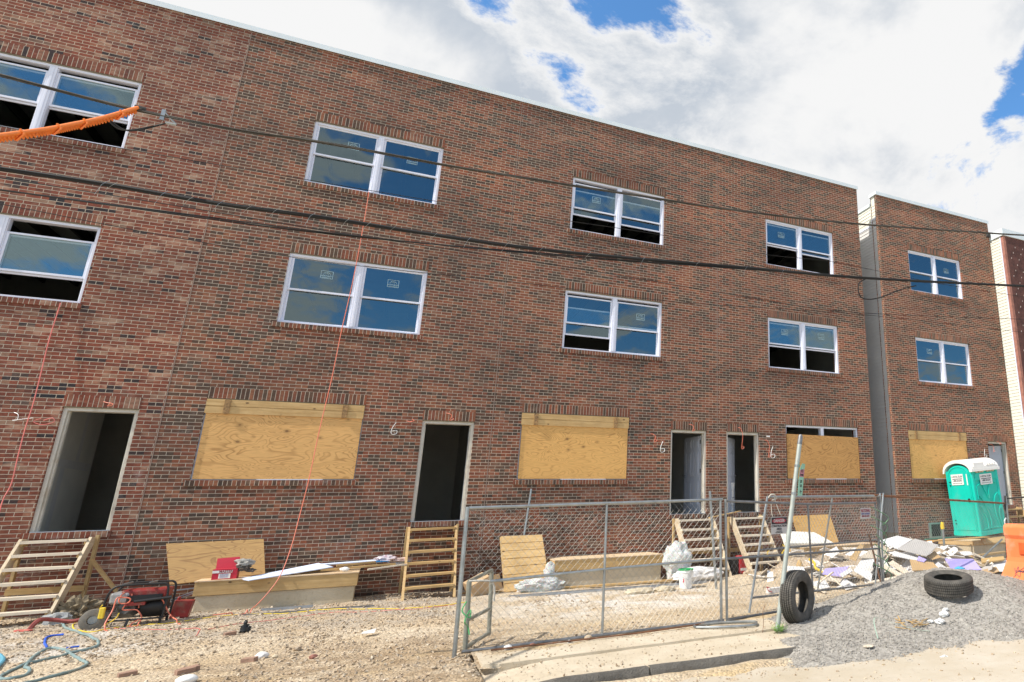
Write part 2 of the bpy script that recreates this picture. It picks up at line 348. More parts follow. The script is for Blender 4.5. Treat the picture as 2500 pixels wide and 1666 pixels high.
def brick_mat(name, mode='wall', axis='x'):
    m, k = newmat(name)
    pos = k.n('NewGeometry').outputs['Position']
    sp = k.n('SeparateXYZ', Vector=pos)
    hx = sp.outputs[0] if axis == 'x' else sp.outputs[1]
    z = sp.outputs[2]
    if mode == 'wall':
        vec = k.n('CombineXYZ', X=k.m('ADD', hx, 40.0), Y=k.m('ADD', z, 2.0)).outputs[0]; bw = .2032; rh = .0677; off = .5
    else:
        vec = k.n('CombineXYZ', X=k.m('ADD', z, 20.0), Y=k.m('ADD', hx, 40.0)).outputs[0]; bw = 40.0; rh = .0677; off = 0.0



    br = k.n('TexBrick', dict(offset=off, offset_frequency=2, squash=1.0), Vector=vec, Scale=1.0, Color1=(0, 0, 0), Color2=(1, 1, 1), Mortar=(0, 0, 0), Mortar_Size=.0052, Mortar_Smooth=.25, Bias=0.0, Brick_Width=bw, Row_Height=rh)
    # per brick random from cell coordinates
    rowf = k.m('FLOOR', k.m('DIVIDE', k.n('SeparateXYZ', Vector=vec).outputs[1], rh))
    shift = k.m('MULTIPLY', k.m('MODULO', rowf, 2.0), bw * off)
    colf = k.m('FLOOR', k.m('DIVIDE', k.m('ADD', k.n('SeparateXYZ', Vector=vec).outputs[0], shift), bw))
    cell = k.n('CombineXYZ', X=colf, Y=rowf).outputs[0]
    wn = k.n('TexWhiteNoise', dict(noise_dimensions='3D'), Vector=cell)
    r1 = wn.outputs[0]
    wn2 = k.n('TexWhiteNoise', dict(noise_dimensions='3D'), Vector=k.vm('ADD', cell, (17.3, 5.1, 2)))
    r2 = wn2.outputs[0]
    A = k.ramp(r1, [(0, (.25, .060, .034)), (.3, (.33, .085, .045)), (.62, (.19, .058, .038)), (.8, (.38, .14, .08)), (.915, (.42, .24, .16)), (.945, (.030, .027, .032)), (1, (.022, .022, .028))])
    B = k.ramp(r1, [(0, (.36, .105, .050)), (.25, (.26, .080, .046)), (.42, (.38, .14, .07)), (.60, (.19, .078, .048)), (.76, (.10, .056, .038)), (.9, (.12, .078, .052)), (1, (.060, .043, .034))])
    big = k.noise(pos, .45, 3, .55)
    rr = k.m('ADD', r1, k.m('MULTIPLY', k.m('SUBTRACT', big, .5), .0))
    c = k.mix(k.m('GREATER_THAN', sp.outputs[0], -3.706), A, B)
    # pallet to pallet tone drift and blotches inside a brick
    c = k.mix(k.mr(big, .35, .65, 0, .3), c, (.24, .09, .05))
    inb = k.noise(k.vm('MULTIPLY', pos, (9, 9, 22)), 1.0, 4, .65)
    c = k.mix(1.0, c, k.ramp(inb, [(.2, (.38, .41, .42)), (.5, (.63, .68, .70)), (.8, (1.0, 1.08, 1.1))]), 'MULTIPLY')
    # pale buff slurry on groups of bricks (stronger on the left house)
    pn = k.noise(k.vm('MULTIPLY', pos, (1.3, 1.3, 4.2)), 1.0, 4, .6)
    pf = k.m('MULTIPLY', k.mr(pn, .54, .63, 0, 1), k.mr(r2, .2, .6, 0, .75))
    pf = k.m('MULTIPLY', pf, k.mr(sp.outputs[0], -3.72, -3.70, 1.0, .30))
    c = k.mix(pf, c, (.42, .26, .18))
    mort = k.mix(k.noise(pos, 7, 4, .6), (.31, .26, .20), (.56, .48, .385))
    warm = k.mr(sp.outputs[0], 5, 20, 0, .6)  # warmer light towards the right, put into mortar and brick colour
    mort = k.mix(warm, mort, (.72, .54, .37))
    c = k.mix(k.m('MULTIPLY', warm, .35), c, k.mix(1.0, c, (1.35, 1.05, .85), 'MULTIPLY'))
    fac = k.mr(br.outputs['Fac'], 0, 1, 0, 1)
    c = k.mix(fac, c, mort)
    # lime bloom low on the wall and beside openings
    ef = k.noise(k.vm('MULTIPLY', pos, (1.1, 1.1, 1.9)), 1.0, 8, .72)
    low = k.mr(z, .3, 4.6, 1.0, .25)
    efm = k.m('MULTIPLY', k.mr(ef, .56, .70, 0, .75), low)
    batch = k.noise(k.vm('MULTIPLY', pos, (.35, .35, .9)), 1.0, 3, .55)
    c = k.mix(1.0, c, k.ramp(batch, [(.32, (.72, .74, .76)), (.5, (1, 1, 1)), (.68, (1.22, 1.12, 1.05))]), 'MULTIPLY')
    ef2 = k.m('MULTIPLY', k.mr(k.noise(pos, 9, 6, .7), .45, .65, 0, 1), efm)
    c = k.mix(ef2, c, (.55, .50, .48))
    # darker band at the foot
    c = k.mix(k.mr(k.m('ADD', z, k.m('MULTIPLY', k.m('SUBTRACT', ef, .5), .5)), .05, .38, .5, 0), c, (.07, .055, .045))
    h = k.m('ADD', k.m('MULTIPLY', fac, -1.0), k.m('MULTIPLY', inb, .35))
    out(k, bsdf(k, c, .88, 0, h, .004, .8))
    return m


def ply_mat(name, c1, c2, axes='xz', seed=0.0, knots=True, sc=1.0):
    m, k = newmat(name)
    pos = k.n('NewGeometry').outputs['Position']
    sp = k.n('SeparateXYZ', Vector=pos)
    u = sp.outputs[0]; v = sp.outputs[2] if axes == 'xz' else sp.outputs[1]
    vec = k.n('CombineXYZ', X=k.m('MULTIPLY', u, .9 * sc), Y=k.m('MULTIPLY', v, 2.6 * sc), Z=seed).outputs[0]
    n = k.noise(vec, 1.0, 1.6, .40, .8)
    rings = k.m('FRACT', k.m('MULTIPLY', n, 17.0))
    line = k.mr(rings, .0, .36, 1, 0, True)
    line = k.m('MAXIMUM', line, k.mr(rings, .88, 1.0, 0, 1, True))
    fib = k.noise(k.vm('MULTIPLY', pos, (6, 6, 60)), 1.0, 3, .6)
    c = k.mix(k.m('MULTIPLY', line, k.mr(k.noise(pos, 1.7, 3, .6), .35, .65, .45, 1.0)), c1, c2)
    c = k.mix(1.0, c, k.ramp(fib, [(.3, .86), (.7, 1.12)]), 'MULTIPLY')
    if knots:
        vo = k.n('TexVoronoi', Vector=k.n('CombineXYZ', X=k.m('MULTIPLY', u, 2.1), Y=k.m('MULTIPLY', v, 2.9), Z=seed * 3 + .4).outputs[0], Scale=1.0)
        d = vo.outputs['Distance']
        c = k.mix(k.mr(d, .045, .085, .85, 0, True), c, (.10, .045, .018))
        c = k.mix(k.mr(d, .085, .17, .35, 0, True), c, tuple(x * .6 for x in c2))
    big = k.noise(pos, 1.3, 3, .5)
    c = k.mix(k.mr(big, .35, .7, 0, .3), c, tuple(min(1, x * 1.25) for x in c1))
    out(k, bsdf(k, c, .72, 0, fib, .001))
    return m


def wood_mat(name, c1, c2, along=0):
    m, k = newmat(name)
    tc = k.n('NewGeometry').outputs['Position']
    s = [26.0, 26.0, 26.0]; s[along] = 2.0
    n = k.noise(k.vm('MULTIPLY', tc, tuple(s)), 1.0, 5, .62, .6)
    b = k.noise(tc, 2.5, 4, .6)
    c = k.mix(k.mr(n, .3, .7, 0, 1), c1, c2)
    c = k.mix(k.mr(b, .45, .75, 0, .5), c, tuple(x * .62 for x in c2))
    vo = k.n('TexVoronoi', Vector=k.vm('MULTIPLY', tc, (3.1, 3.1, 5.0)), Scale=1.0)
    c = k.mix(k.mr(vo.outputs['Distance'], .06, .12, .8, 0, True), c, (.10, .05, .02))
    out(k, bsdf(k, c, .75, 0, n, .0015))
    return m


def glass_mat():
    m, k = newmat('window_glass')
    pos = k.n('NewGeometry').outputs['Position']
    wob = k.noise(pos, .9, 2, .5)
    bp = k.n('Bump', Height=wob, Distance=.010, Strength=.5)
    gl = k.n('BsdfGlossy', Color=(.72, .94, 1.0), Roughness=.012, Normal=bp.outputs[0])
    tr = k.n('BsdfTransparent', Color=(.62, .70, .70))
    ge_ = k.n('NewGeometry'); cs = k.m('ABSOLUTE', k.vm('DOT_PRODUCT', ge_.outputs['Normal'], ge_.outputs['Incoming']))
    fr = k.m('ADD', .17, k.m('MULTIPLY', .83, k.m('POWER', k.m('SUBTRACT', 1.0, cs), 4.0)))
    mx = k.n('MixShader', i0=fr, i1=tr.outputs[0], i2=gl.outputs[0])
    out(k, mx)
    return m


def siding_mat(name, col):
    return plain(name, col, .55, 0, .05, 1.5, dirt=(.55, .5, .42), dirt_amt=.1)


def soil_mat():
    m, k = newmat('sandy_soil')
    pos = k.n('NewGeometry').outputs['Position']; sp = k.n('SeparateXYZ', Vector=pos)
    n1 = k.noise(pos, .8, 6, .6); n2 = k.noise(pos, 7, 8, .7); n3 = k.noise(pos, 40, 6, .7)
    c = k.mix(k.mr(n1, .38, .62), (.56, .425, .265), (.68, .575, .425))
    c = k.mix(k.mr(n2, .42, .68, 0, .7), c, (.36, .27, .17))
    c = k.mix(k.mr(n3, .5, .7, 0, .5), c, (.70, .64, .55))
    # white plaster dust spilled in front of the concrete kerbs and bottom left
    d1 = k.m('MULTIPLY', k.mr(k.m('ABSOLUTE', k.m('SUBTRACT', sp.outputs[0], 4.0)), 1.2, 2.8, 1, 0, True), k.mr(k.m('ABSOLUTE', k.m('ADD', sp.outputs[1], 3.2)), .9, 2.2, 1, 0, True))
    d2 = k.m('MULTIPLY', k.mr(k.m('ABSOLUTE', k.m('ADD', sp.outputs[0], 3.6)), .6, 1.9, 1, 0, True), k.mr(k.m('ABSOLUTE', k.m('ADD', sp.outputs[1], 3.1)), .5, 1.5, 1, 0, True))
    dm = k.m('MULTIPLY', k.m('MAXIMUM', d1, d2), k.mr(k.noise(pos, 1.7, 6, .65), .42, .6, 0, .85))
    c = k.mix(dm, c, (.72, .68, .62))
    # ochre clay streaks near the fence
    oc = k.m('MULTIPLY', k.mr(k.noise(k.vm('MULTIPLY', pos, (.5, 1.6, 1)), 1.0, 4, .6), .52, .62, 0, .7), k.mr(sp.outputs[1], -6.9, -4.8, 1, 0))
    c = k.mix(oc, c, (.58, .42, .21))
    br_ = k.m('MULTIPLY', k.mr(k.m('ABSOLUTE', k.m('SUBTRACT', sp.outputs[0], .2)), 1.0, 2.6, 1, 0, True), k.mr(sp.outputs[1], -4.6, -5.6, 0, 1))
    c = k.mix(k.m('MULTIPLY', br_, k.mr(k.noise(pos, 2.2, 6, .65), .40, .58, .15, .85)), c, (.31, .215, .125))
    gr_ = k.m('MULTIPLY', k.mr(sp.outputs[1], -4.3, -3.2, 0, 1), k.mr(sp.outputs[0], 2.2, 1.2, 0, 1))
    c = k.mix(k.m('MULTIPLY', gr_, k.mr(k.noise(pos, 1.6, 6, .65), .40, .55, .1, .8)), c, (.40, .345, .28))
    vo = k.n('TexVoronoi', Vector=pos, Scale=34.0)
    cell = k.n('SeparateColor', Color=vo.outputs['Color']).outputs[0]
    c = k.mix(1.0, c, k.ramp(cell, [(0, .80), (.5, 1.0), (1, 1.15)]), 'MULTIPLY')
    h = k.m('ADD', k.m('MULTIPLY', n2, .6), k.m('ADD', k.m('MULTIPLY', n3, .4), k.m('MULTIPLY', vo.outputs['Distance'], -.5)))
    out(k, bsdf(k, c, .95, 0, h, .04, 1.0))
    return m


def stone_mat(name, cols, rough=.9):
    m, k = newmat(name)
    pos = k.n('NewGeometry').outputs['Position']
    vo = k.n('TexVoronoi', Vector=pos, Scale=30.0)
    r = k.n('SeparateColor', Color=vo.outputs['Color']).outputs[0]
    c = k.ramp(r, [(i / (len(cols) - 1), q) for i, q in enumerate(cols)])
    n = k.noise(pos, 60, 5, .7)
    c = k.mix(1.0, c, k.ramp(n, [(.3, .8), (.7, 1.15)]), 'MULTIPLY')
    out(k, bsdf(k, c, rough, 0, n, .004))
    return m


def concrete_mat(name, c1, c2, sc=1.0, stain=(.3, .24, .16), bump=.006):
    m, k = newmat(name)
    pos = k.n('NewGeometry').outputs['Position']
    a = k.noise(pos, 1.1 * sc, 6, .65); b = k.noise(pos, 14 * sc, 8, .7); d = k.noise(pos, 90, 4, .6)
    c = k.mix(k.mr(a, .35, .65), c1, c2)
    c = k.mix(k.mr(b, .55, .72, 0, .5), c, stain)
    c = k.mix(k.mr(d, .6, .75, 0, .35), c, tuple(x * .45 for x in c1))
    out(k, bsdf(k, c, .9, 0, k.m('ADD', b, k.m('MULTIPLY', d, .5)), bump))
    return m


M_brick = brick_mat('brick_veneer'); M_brick_side = brick_mat('brick_return', axis='y')
M_soldier = brick_mat('soldier_brick', 'soldier')
M_glass = glass_mat()
M_vinyl = plain('white_vinyl', (.74, .76, .86), .35, 0, .05, 3)
M_trim = plain('primed_door_frame', (.60, .57, .50), .5, 0, .10, 4, dirt=(.40, .33, .24), dirt_amt=.3)
M_door = plain('primed_steel_door', (.52, .55, .62), .45, 0, .05, 3)
M_cap = plain('white_metal_coping', (.70, .76, .78), .35, 0, .08, 1.0)
M_lintel = plain('primed_steel_lintel', (.22, .19, .13), .6, 0, .2, 4)
M_siding = siding_mat('cream_vinyl_siding', (.70, .68, .58))
M_drywall = plain('dim_drywall', (.34, .33, .30), .9, 0, .25, .8)
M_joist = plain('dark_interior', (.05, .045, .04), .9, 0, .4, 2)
M_darkbrick = plain('unpointed_dark_brick', (.11, .045, .036), .9, 0, .45, 3.0, bump=.004)
M_tie = plain('brick_tie', (.36, .30, .28), .6)
M_brickend = plain('brick_end', (.36, .16, .12), .9, 0, .3, 5)
M_ply = ply_mat('plywood', (.66, .385, .14), (.38, .195, .06), 'xz', 0.0, sc=1.35)
M_ply2 = ply_mat('plywood_knotty', (.68, .39, .125), (.44, .225, .065), 'xz', 3.1, sc=1.5)
M_ply3 = ply_mat('plywood_orange', (.52, .28, .09), (.26, .115, .03), 'xz', 7.7, knots=False, sc=1.2)
M_plyflat = ply_mat('plywood_lid', (.66, .50, .32), (.50, .33, .18), 'xy', 5.2)
M_lum_x = wood_mat('lumber_x', (.62, .43, .20), (.44, .27, .10), 0)
M_lum_y = wood_mat('lumber_y', (.62, .44, .22), (.46, .29, .12), 1)
M_lum_z = wood_mat('lumber_z', (.60, .44, .22), (.44, .29, .12), 2)
M_pale_x = wood_mat('weathered_tread', (.80, .71, .57), (.66, .56, .43), 0)
M_pale_y = wood_mat('weathered_stringer', (.68, .57, .41), (.52, .41, .27), 1)
M_cleat = plain('nail_studded_cleat', (.34, .20, .08), .7, 0, .5, 26, dirt=(.05, .035, .025), dirt_amt=.35)
M_conc = concrete_mat('cast_concrete', (.47, .39, .265), (.62, .53, .385), 1.6, (.34, .25, .14))
M_walk = concrete_mat('sidewalk_concrete', (.54, .45, .32), (.68, .59, .455), 1.3, (.36, .27, .165), .02)
M_kerb = concrete_mat('old_kerb', (.13, .12, .105), (.24, .22, .19), 3.5, (.06, .055, .05), .05)
M_road = concrete_mat('dusty_road', (.46, .39, .285), (.55, .49, .40), .7, (.36, .29, .20))
M_soil = soil_mat()
M_gravel = stone_mat('grey_gravel', [(.235, .215, .19), (.32, .295, .26), (.39, .36, .32), (.27, .25, .22), (.44, .41, .36)])
M_rubble = stone_mat('site_stones', [(.46, .35, .22), (.54, .43, .30), (.30, .21, .13), (.46, .385, .30), (.38, .28, .18), (.62, .54, .42)])
M_galv = plain('galvanised_steel', (.36, .38, .38), .42, .75, .25, 9, dirt=(.26, .22, .17), dirt_amt=.15)
M_galvd = plain('dull_steel', (.22, .225, .23), .5, .6, .3, 9, dirt=(.18, .13, .09), dirt_amt=.25)
M_wire = plain('chain_link_wire', (.34, .33, .31), .45, .5, .2, 5)
M_rust = plain('rusty_steel', (.22, .10, .05), .8, .3, .4, 9, dirt=(.35, .3, .26), dirt_amt=.2)
M_blackp = plain('black_pipe', (.035, .034, .033), .6, .1, .3, 9, dirt=(.3, .29, .27), dirt_amt=.25)
M_post = plain('painted_sign_post', (.42, .45, .41), .5, .3, .15, 8, dirt=(.30, .27, .22), dirt_amt=.15)
M_cable = plain('black_cable', (.006, .006, .006), .7, 0, .3, 20)
M_cableg = plain('weathered_cable', (.06, .053, .043), .6, .2, .4, 12)
M_orange = plain('orange_plastic_guard', (.90, .22, .03), .4, 0, .12, 8)
M_ocord = plain('orange_cord', (.74, .20, .12), .5, 0, .1, 8)
M_pcord = plain('faded_red_cord', (.72, .20, .17), .5, 0, .15, 8)
M_ycord = plain('yellow_cord', (.85, .62, .05), .5, 0, .1, 8)
M_white = plain('white_plastic', (.78, .78, .76), .4, 0, .08, 5)
M_hose = plain('grey_green_hose', (.22, .31, .31), .5, 0, .25, 7, dirt=(.42, .38, .27), dirt_amt=.3)
M_blue = plain('blue_strap', (.03, .12, .62), .5)
M_teal = plain('teal_polyethylene', (.0, .55, .44), .5, 0, .10, 2.5, dirt=(.12, .42, .34), dirt_amt=.3)
M_teald = plain('teal_polyethylene_panel', (.0, .52, .41), .4, 0, .06, 2)
M_roofp = plain('white_roof_plastic', (.82, .80, .76), .45, 0, .05, 3)
M_black = plain('black_plastic', (.015, .015, .016), .5, 0, .3, 10)
M_blacktxt = plain('black_print', (.02, .02, .025), .6)
M_redtxt = plain('dark_red_print', (.30, .02, .05), .6)
M_bluetxt = plain('blue_print', (.08, .08, .30), .6)
M_signw = plain('sign_white', (.55, .53, .50), .5, 0, .08, 10)
M_red = plain('red_paint', (.27, .022, .018), .45, 0, .35, 9, dirt=(.22, .15, .11), dirt_amt=.35)
M_reddark = plain('danger_red', (.42, .02, .04), .45)
M_pink = plain('red_cardboard', (.48, .015, .04), .6, 0, .08, 8)
M_steel = plain('engine_metal', (.14, .14, .135), .45, .6, .3, 12)
M_barrier = plain('faded_orange_plastic', (.86, .22, .075), .5, 0, .14, 2.2, dirt=(.75, .42, .3), dirt_amt=.25)
M_ink = plain('marker_scrawl', (.05, .05, .12), .6)
M_card = plain('cardboard', (.50, .34, .19), .85, 0, .12, 6)
M_dw = plain('drywall_paper_white', (.72, .71, .70), .9, 0, .07, 4, dirt=(.55, .47, .38), dirt_amt=.15)
M_dwg = plain('drywall_paper_grey', (.46, .44, .42), .9, 0, .08, 4)
M_dwb = plain('drywall_back_buff', (.60, .52, .41), .9, 0, .12, 4)
M_dwt = plain('drywall_tan', (.55, .36, .17), .9, 0, .12, 4)
M_dwp = plain('purple_drywall', (.47, .40, .78), .85, 0, .08, 4, dirt=(.7, .68, .72), dirt_amt=.1)
M_blueboard = plain('pale_blue_drywall', (.62, .70, .86), .8, 0, .06, 3)
M_film = plain('crumpled_plastic_film', (.70, .71, .68), .45, 0, .18, 9, bump=.03, dirt=(.50, .44, .34), dirt_amt=.15, Subsurface_Weight=.3)
M_insul = plain('white_foam', (.80, .78, .70), .9, 0, .06, 9)
M_green = plain('green_grass_blade', (.16, .36, .04), .6, 0, .3, 20)
M_gtie = plain('green_tie', (.10, .42, .16), .5)
M_gpale = plain('pale_green_strap', (.34, .46, .36), .5)
M_stk = plain('sticker_print', (.42, .60, .66), .6)
M_metalstud = plain('steel_stud', (.42, .46, .52), .3, .8, .1, 5)
M_signg = plain('street_sign_green', (.25, .55, .42), .4)
M_signp = plain('street_sign_red', (.50, .18, .26), .4)
M_yellow = plain('yellow_tool', (.80, .55, .03), .4)


def tyre_mat():
    m, k = newmat('worn_tyre_rubber')
    tc = k.n('TexCoord').outputs['Object']; sp = k.n('SeparateXYZ', Vector=tc)
    ang = k.m('ARCTAN2', sp.outputs[1], sp.outputs[0]); r = k.m('SQRT', k.m('ADD', k.m('MULTIPLY', sp.outputs[0], sp.outputs[0]), k.m('MULTIPLY', sp.outputs[1], sp.outputs[1])))
    z = sp.outputs[2]
    sip = k.m('GREATER_THAN', k.m('FRACT', k.m('ADD', k.m('MULTIPLY', ang, 12.0), k.m('MULTIPLY', k.m('ABSOLUTE', z), 9.0))), .72)
    tread = k.m('GREATER_THAN', r, .325)
    n = k.noise(tc, 9, 6, .65)
    c = k.mix(k.mr(n, .35, .7), (.050, .046, .040), (.125, .112, .095))
    c = k.mix(k.m('MULTIPLY', k.m('MULTIPLY', sip, tread), .75), c, (.012, .012, .012))
    out(k, bsdf(k, c, .8, 0, k.m('SUBTRACT', n, k.m('MULTIPLY', sip, tread)), .003))
    return m


M_tyre = tyre_mat()

# ------------------------------------------------------------- ground, road, walks
GX = 0.0


def nz(x, y, s, seed=0): return noise.fractal(Vector((x * s, y * s, seed)), 1.0, 2.0, 4)


def ss(a, b, x):
    t = min(1, max(0, (x - a) / (b - a))); return t * t * (3 - 2 * t)


def soil_z(x, y):
    base = ss(-5.5, -1.4, y) * max(.0, .10 - .012 * x)
    z = base + .022 * nz(x, y, 1.1) + .012 * nz(x, y, 4.5, 3)
    z += .16 * ss(6.6, 8.2, x) * ss(15.2, 13.5, x) * ss(-4.9, -3.6, y) * ss(-.6, -1.8, y)      # swell under the rubble
    if y < -6.75:
        edge = ss(1.05, 1.25, x)
        z = z * (1 - edge) + edge * (-.20)
        left = 1 - edge
        z -= left * ss(-8.0, -9.3, y) * .17
    return z


RIDX = [4.25, 4.9, 5.3, 5.8, 6.3, 7.0, 7.6, 8.2, 8.9, 9.9, 11.5, 14, 18]
RIDZ = [-.16, .02, .09, .18, .27, .40, .50, .54, .45, .16, .14, .12, .05]


def pile_z(x, y):
    r = np.interp(x, RIDX, RIDZ)
    fr = -9.55 - .12 * (x - 5) * (1 if x < 12 else .6) + .25 * nz(x, y, .7, 9)
    s = ss(fr, -7.65, y) * ss(-6.0 + .1 * max(0, x - 8), -7.1, y)
    if y > -7.65: lim = 1
    else: lim = ss(fr, -7.65, y) ** .8
    h = -.14 + (r + .14) * min(ss(-5.9, -7.2, y), lim)
    h = max(h, -.13 + .15 * ss(3.9, 4.7, x) * ss(-9.7, -8.9, y) * ss(-7.8, -8.3, y))
    return h + .035 * nz(x, y, 1.6, 5) + .018 * nz(x, y, 5, 6) + .008 * nz(x, y, 14, 2)


def axis_pts(a, b, st, lo, hi):
    v = list(np.arange(a, b + 1e-6, st)); o = []
    d = st; x = a
    while x > lo: d *= 1.5; x -= d; o.append(x)
    o = o[::-1] + v; d = st; x = b
    while x < hi: d *= 1.5; x += d; o.append(x)
    return o


def grid_mesh(xs, ys, fz, name, mat, keep=None):
    g = MB(); n = len(ys)
    vs = [(x, y, fz(x, y)) for x in xs for y in ys]
    fs = []
    for i in range(len(xs) - 1):
        for j in range(n - 1):
            if keep and not keep((xs[i] + xs[i + 1]) / 2, (ys[j] + ys[j + 1]) / 2): continue
            fs.append((i * n + j, (i + 1) * n + j, (i + 1) * n + j + 1, i * n + j + 1))
    me = bpy.data.meshes.new(name); me.from_pydata(vs, [], fs); me.materials.append(mat)
    me.polygons.foreach_set('use_smooth', [True] * len(me.polygons))
    o = bpy.data.objects.new(name, me); COL.objects.link(o); WM[o.name] = Matrix()
    return o


def groundf(x, y):
    if y < -9.6: return -.22
    return soil_z(x, y)


tag(grid_mesh(axis_pts(-8, 16, .09, -150, 160), axis_pts(-9.6, 1, .09, -120, 150), groundf, 'ground', M_soil), kind='structure')
# road (sheet) with a gentle far spread
rx = axis_pts(-8, 20, .5, -150, 160); ry = [-120, -60, -30, -20, -16, -14, -12, -11, -10, -9.4, -8.9, -8.5]


def road_z(x, y):
    return -.088 + .006 * nz(x, y, .5, 11) - .06 * (1 - ss(.2, 1.6, x)) * ss(-11, -9.2, y)


tag(grid_mesh(rx, ry, road_z, 'road', M_road), kind='structure')
# flagged walk with a broken left end, the apron beside it, and the kerb stones
b = MB()
xs = [1.14, 1.22, 1.3] + list(np.arange(1.6, 30, .4))
for i in range(len(xs) - 1):
    x0, x1 = xs[i], xs[i + 1]
    y0a, y0b = -7.66 + .02 * nz(x0, 0, 2) - (.0 if i > 1 else -.06 * (2 - i)), -7.66 + .02 * nz(x1, 0, 2) - (.0 if i > 0 else -.06)
    za, zb = .032 + .004 * nz(x0, 1, 1), .032 + .004 * nz(x1, 1, 1)
    b.hexa([(x0, y0a, -.2), (x1, y0b, -.2), (x1, -6.9, -.2), (x0, -6.9, -.2), (x0, y0a, za), (x1, y0b, zb), (x1, -6.9, zb + .005), (x0, -6.9, za + .005)])
tag(b.build('sidewalk', M_walk, origin=(0, 0, 0)), kind='structure')
b = MB()
xs = list(np.arange(.6, 30.3, .25))
for i in range(len(xs) - 1):
    x0, x1 = xs[i], xs[i + 1]
    f = lambda x: -8.52 - .065 * (x - 1.6) * (x < 6) - .065 * 4.4 * (x >= 6) + .02 * nz(x, 3, 1.5)
    za = lambda x: -.008 - .11 * (1 - ss(.7, 1.9, x)) + .004 * nz(x, 2, 2)
    b.hexa([(x0, f(x0), -.25), (x1, f(x1), -.25), (x1, -7.6, -.25), (x0, -7.6, -.25), (x0, f(x0), za(x0)), (x1, f(x1), za(x1)), (x1, -7.6, za(x1) + .012), (x0, -7.6, za(x0) + .012)])
tag(b.build('sidewalk_apron', M_walk, origin=(0, 0, 0)), kind='structure')
b = MB()
kx = .9; ks = 0
while kx < 28:
    ln = [1.75, 2.9, 2.4][ks % 3]; n = 44
    prof = []
    for i in range(n + 1):
        x = kx + ln * i / n; yy = f(x)
        t = za(x) + .001
        a1 = .012 * nz(x, 5, 6); a2 = .015 * nz(x, 8, 5)
        a1 = .022 * nz(x, 5, 7); a2 = .02 * nz(x, 8, 6); a3 = .012 * nz(x, 3, 9)
        prof.append([(x, yy + .06, t - .3), (x, yy - .045 + a1, t - .3), (x, yy - .05 + a1, t - .06 + a2 * .5), (x, yy - .035 + a2, t - .022 + a3), (x, yy - .012 + a2 * .5, t + .003), (x, yy + .06, t + .001)])
    base = len(b.v)
    for p in prof: b.v += [Vector(q) for q in p]
    for i in range(n):
        for j in range(6):
            l = (j + 1) % 6; b.f.append([base + i * 6 + j, base + (i + 1) * 6 + j, base + (i + 1) * 6 + l, base + i * 6 + l])
    b.f.append([base + j for j in range(6)]); b.f.append([base + n * 6 + j for j in range(6)])
    kx += ln + .02; ks += 1
tag(b.build('kerb', M_kerb, origin=(0, 0, 0), smooth=True), kind='structure')
dg = Vector
def drift_z(x, y):
    n = nz(x, y, 1.4, 41) + .5 * nz(x, y, 4, 42)
    a = .034 + .018 * (n + .15) - .055 * ss(-7.05, -7.5, y) * (1 - .6 * max(0, nz(x, 0, .8, 44)))
    return a
tag(grid_mesh(list(np.arange(1.1, 8.3, .05)), list(np.arange(-7.66, -6.72, .05)), drift_z, 'dirt_drift', M_soil), 'sandy dirt washed over the inner edge of the walk', 'dirt', kind='stuff')
def gut_z(x, y):
    yk = -8.62 - .065 * (min(x, 6) - 1.6)
    return road_z(x, y) + .05 * (1 - min(1, abs(y - yk + .10) / .35)) + .022 * nz(x, y, 2.2, 51) - .022
tag(grid_mesh(list(np.arange(-1.0, 7.5, .05)), list(np.arange(-9.7, -8.5, .05)), gut_z, 'gutter_dirt', M_soil), 'dirt and grit collected in the gutter', 'dirt', kind='stuff')
# gravel heap spilled over the walk
tag(grid_mesh(list(np.arange(3.7, 16.5, .06)), list(np.arange(-11.6, -5.8, .06)), pile_z, 'gravel_pile', M_gravel, keep=lambda x, y: pile_z(x, y) > -.16), 'heap of grey crushed gravel spilled over the kerb and walk', 'gravel pile', kind='stuff')


def scatter(name, mat, N, samp, zf, smin, smax, label, cat, seed=1, flat=.6):
    rng = np.random.default_rng(seed); vs = []; fs = []
    cube = np.array([(-1, -1, -1), (1, -1, -1), (1, 1, -1), (-1, 1, -1), (-1, -1, 1), (1, -1, 1), (1, 1, 1), (-1, 1, 1)], float)
    F = np.array([(0, 3, 2, 1), (4, 5, 6, 7), (0, 1, 5, 4), (1, 2, 6, 5), (2, 3, 7, 6), (3, 0, 4, 7)])
    k = 0
    for _ in range(N * 3):
        if k >= N: break
        p = samp(rng)
        if p is None: continue
        x, y = p; z = zf(x, y)
        s = smin + (smax - smin) * rng.random() ** 3.0
        q = cube * (.65 + .35 * rng.random((8, 3))) * np.array([s, s * (.5 + .5 * rng.random()), s * flat]) * .5
        e = Euler((rng.normal(0, .5), rng.normal(0, .5), rng.random() * 6.28)).to_matrix()
        q = q @ np.array(e).T + np.array([x, y, z + s * flat * .18])
        vs.append(q); fs.append(F + 8 * k); k += 1
    V = np.concatenate(vs); Fa = np.concatenate(fs)
    me = bpy.data.meshes.new(name); me.from_pydata(V.tolist(), [], Fa.tolist()); me.materials.append(mat)
    o = bpy.data.objects.new(name, me); COL.objects.link(o); WM[o.name] = Matrix()
    tag(o, label, cat, kind='stuff')
    return o


def samp_site(rng):
    x = rng.uniform(-6.5, 3.5) if rng.random() < .7 else rng.uniform(3, 9); y = rng.uniform(-9.0, -.1)
    dens = .10 + 1.1 * max(0, nz(x, y, .9, 31)) + (.45 if (x < 1.3 and y > -4.4) else 0) + (.35 if (-1.2 < x < 1.3 and y < -5) else 0)
    if x > 1.1 and y < -6.7: return None
    if x > 1.2: dens *= .5
    return (x, y) if rng.random() < dens else None


scatter('site_gravel', M_rubble, 26000, samp_site, soil_z, .008, .055, 'loose stone chips strewn over the sandy yard', 'gravel', 3, .42)


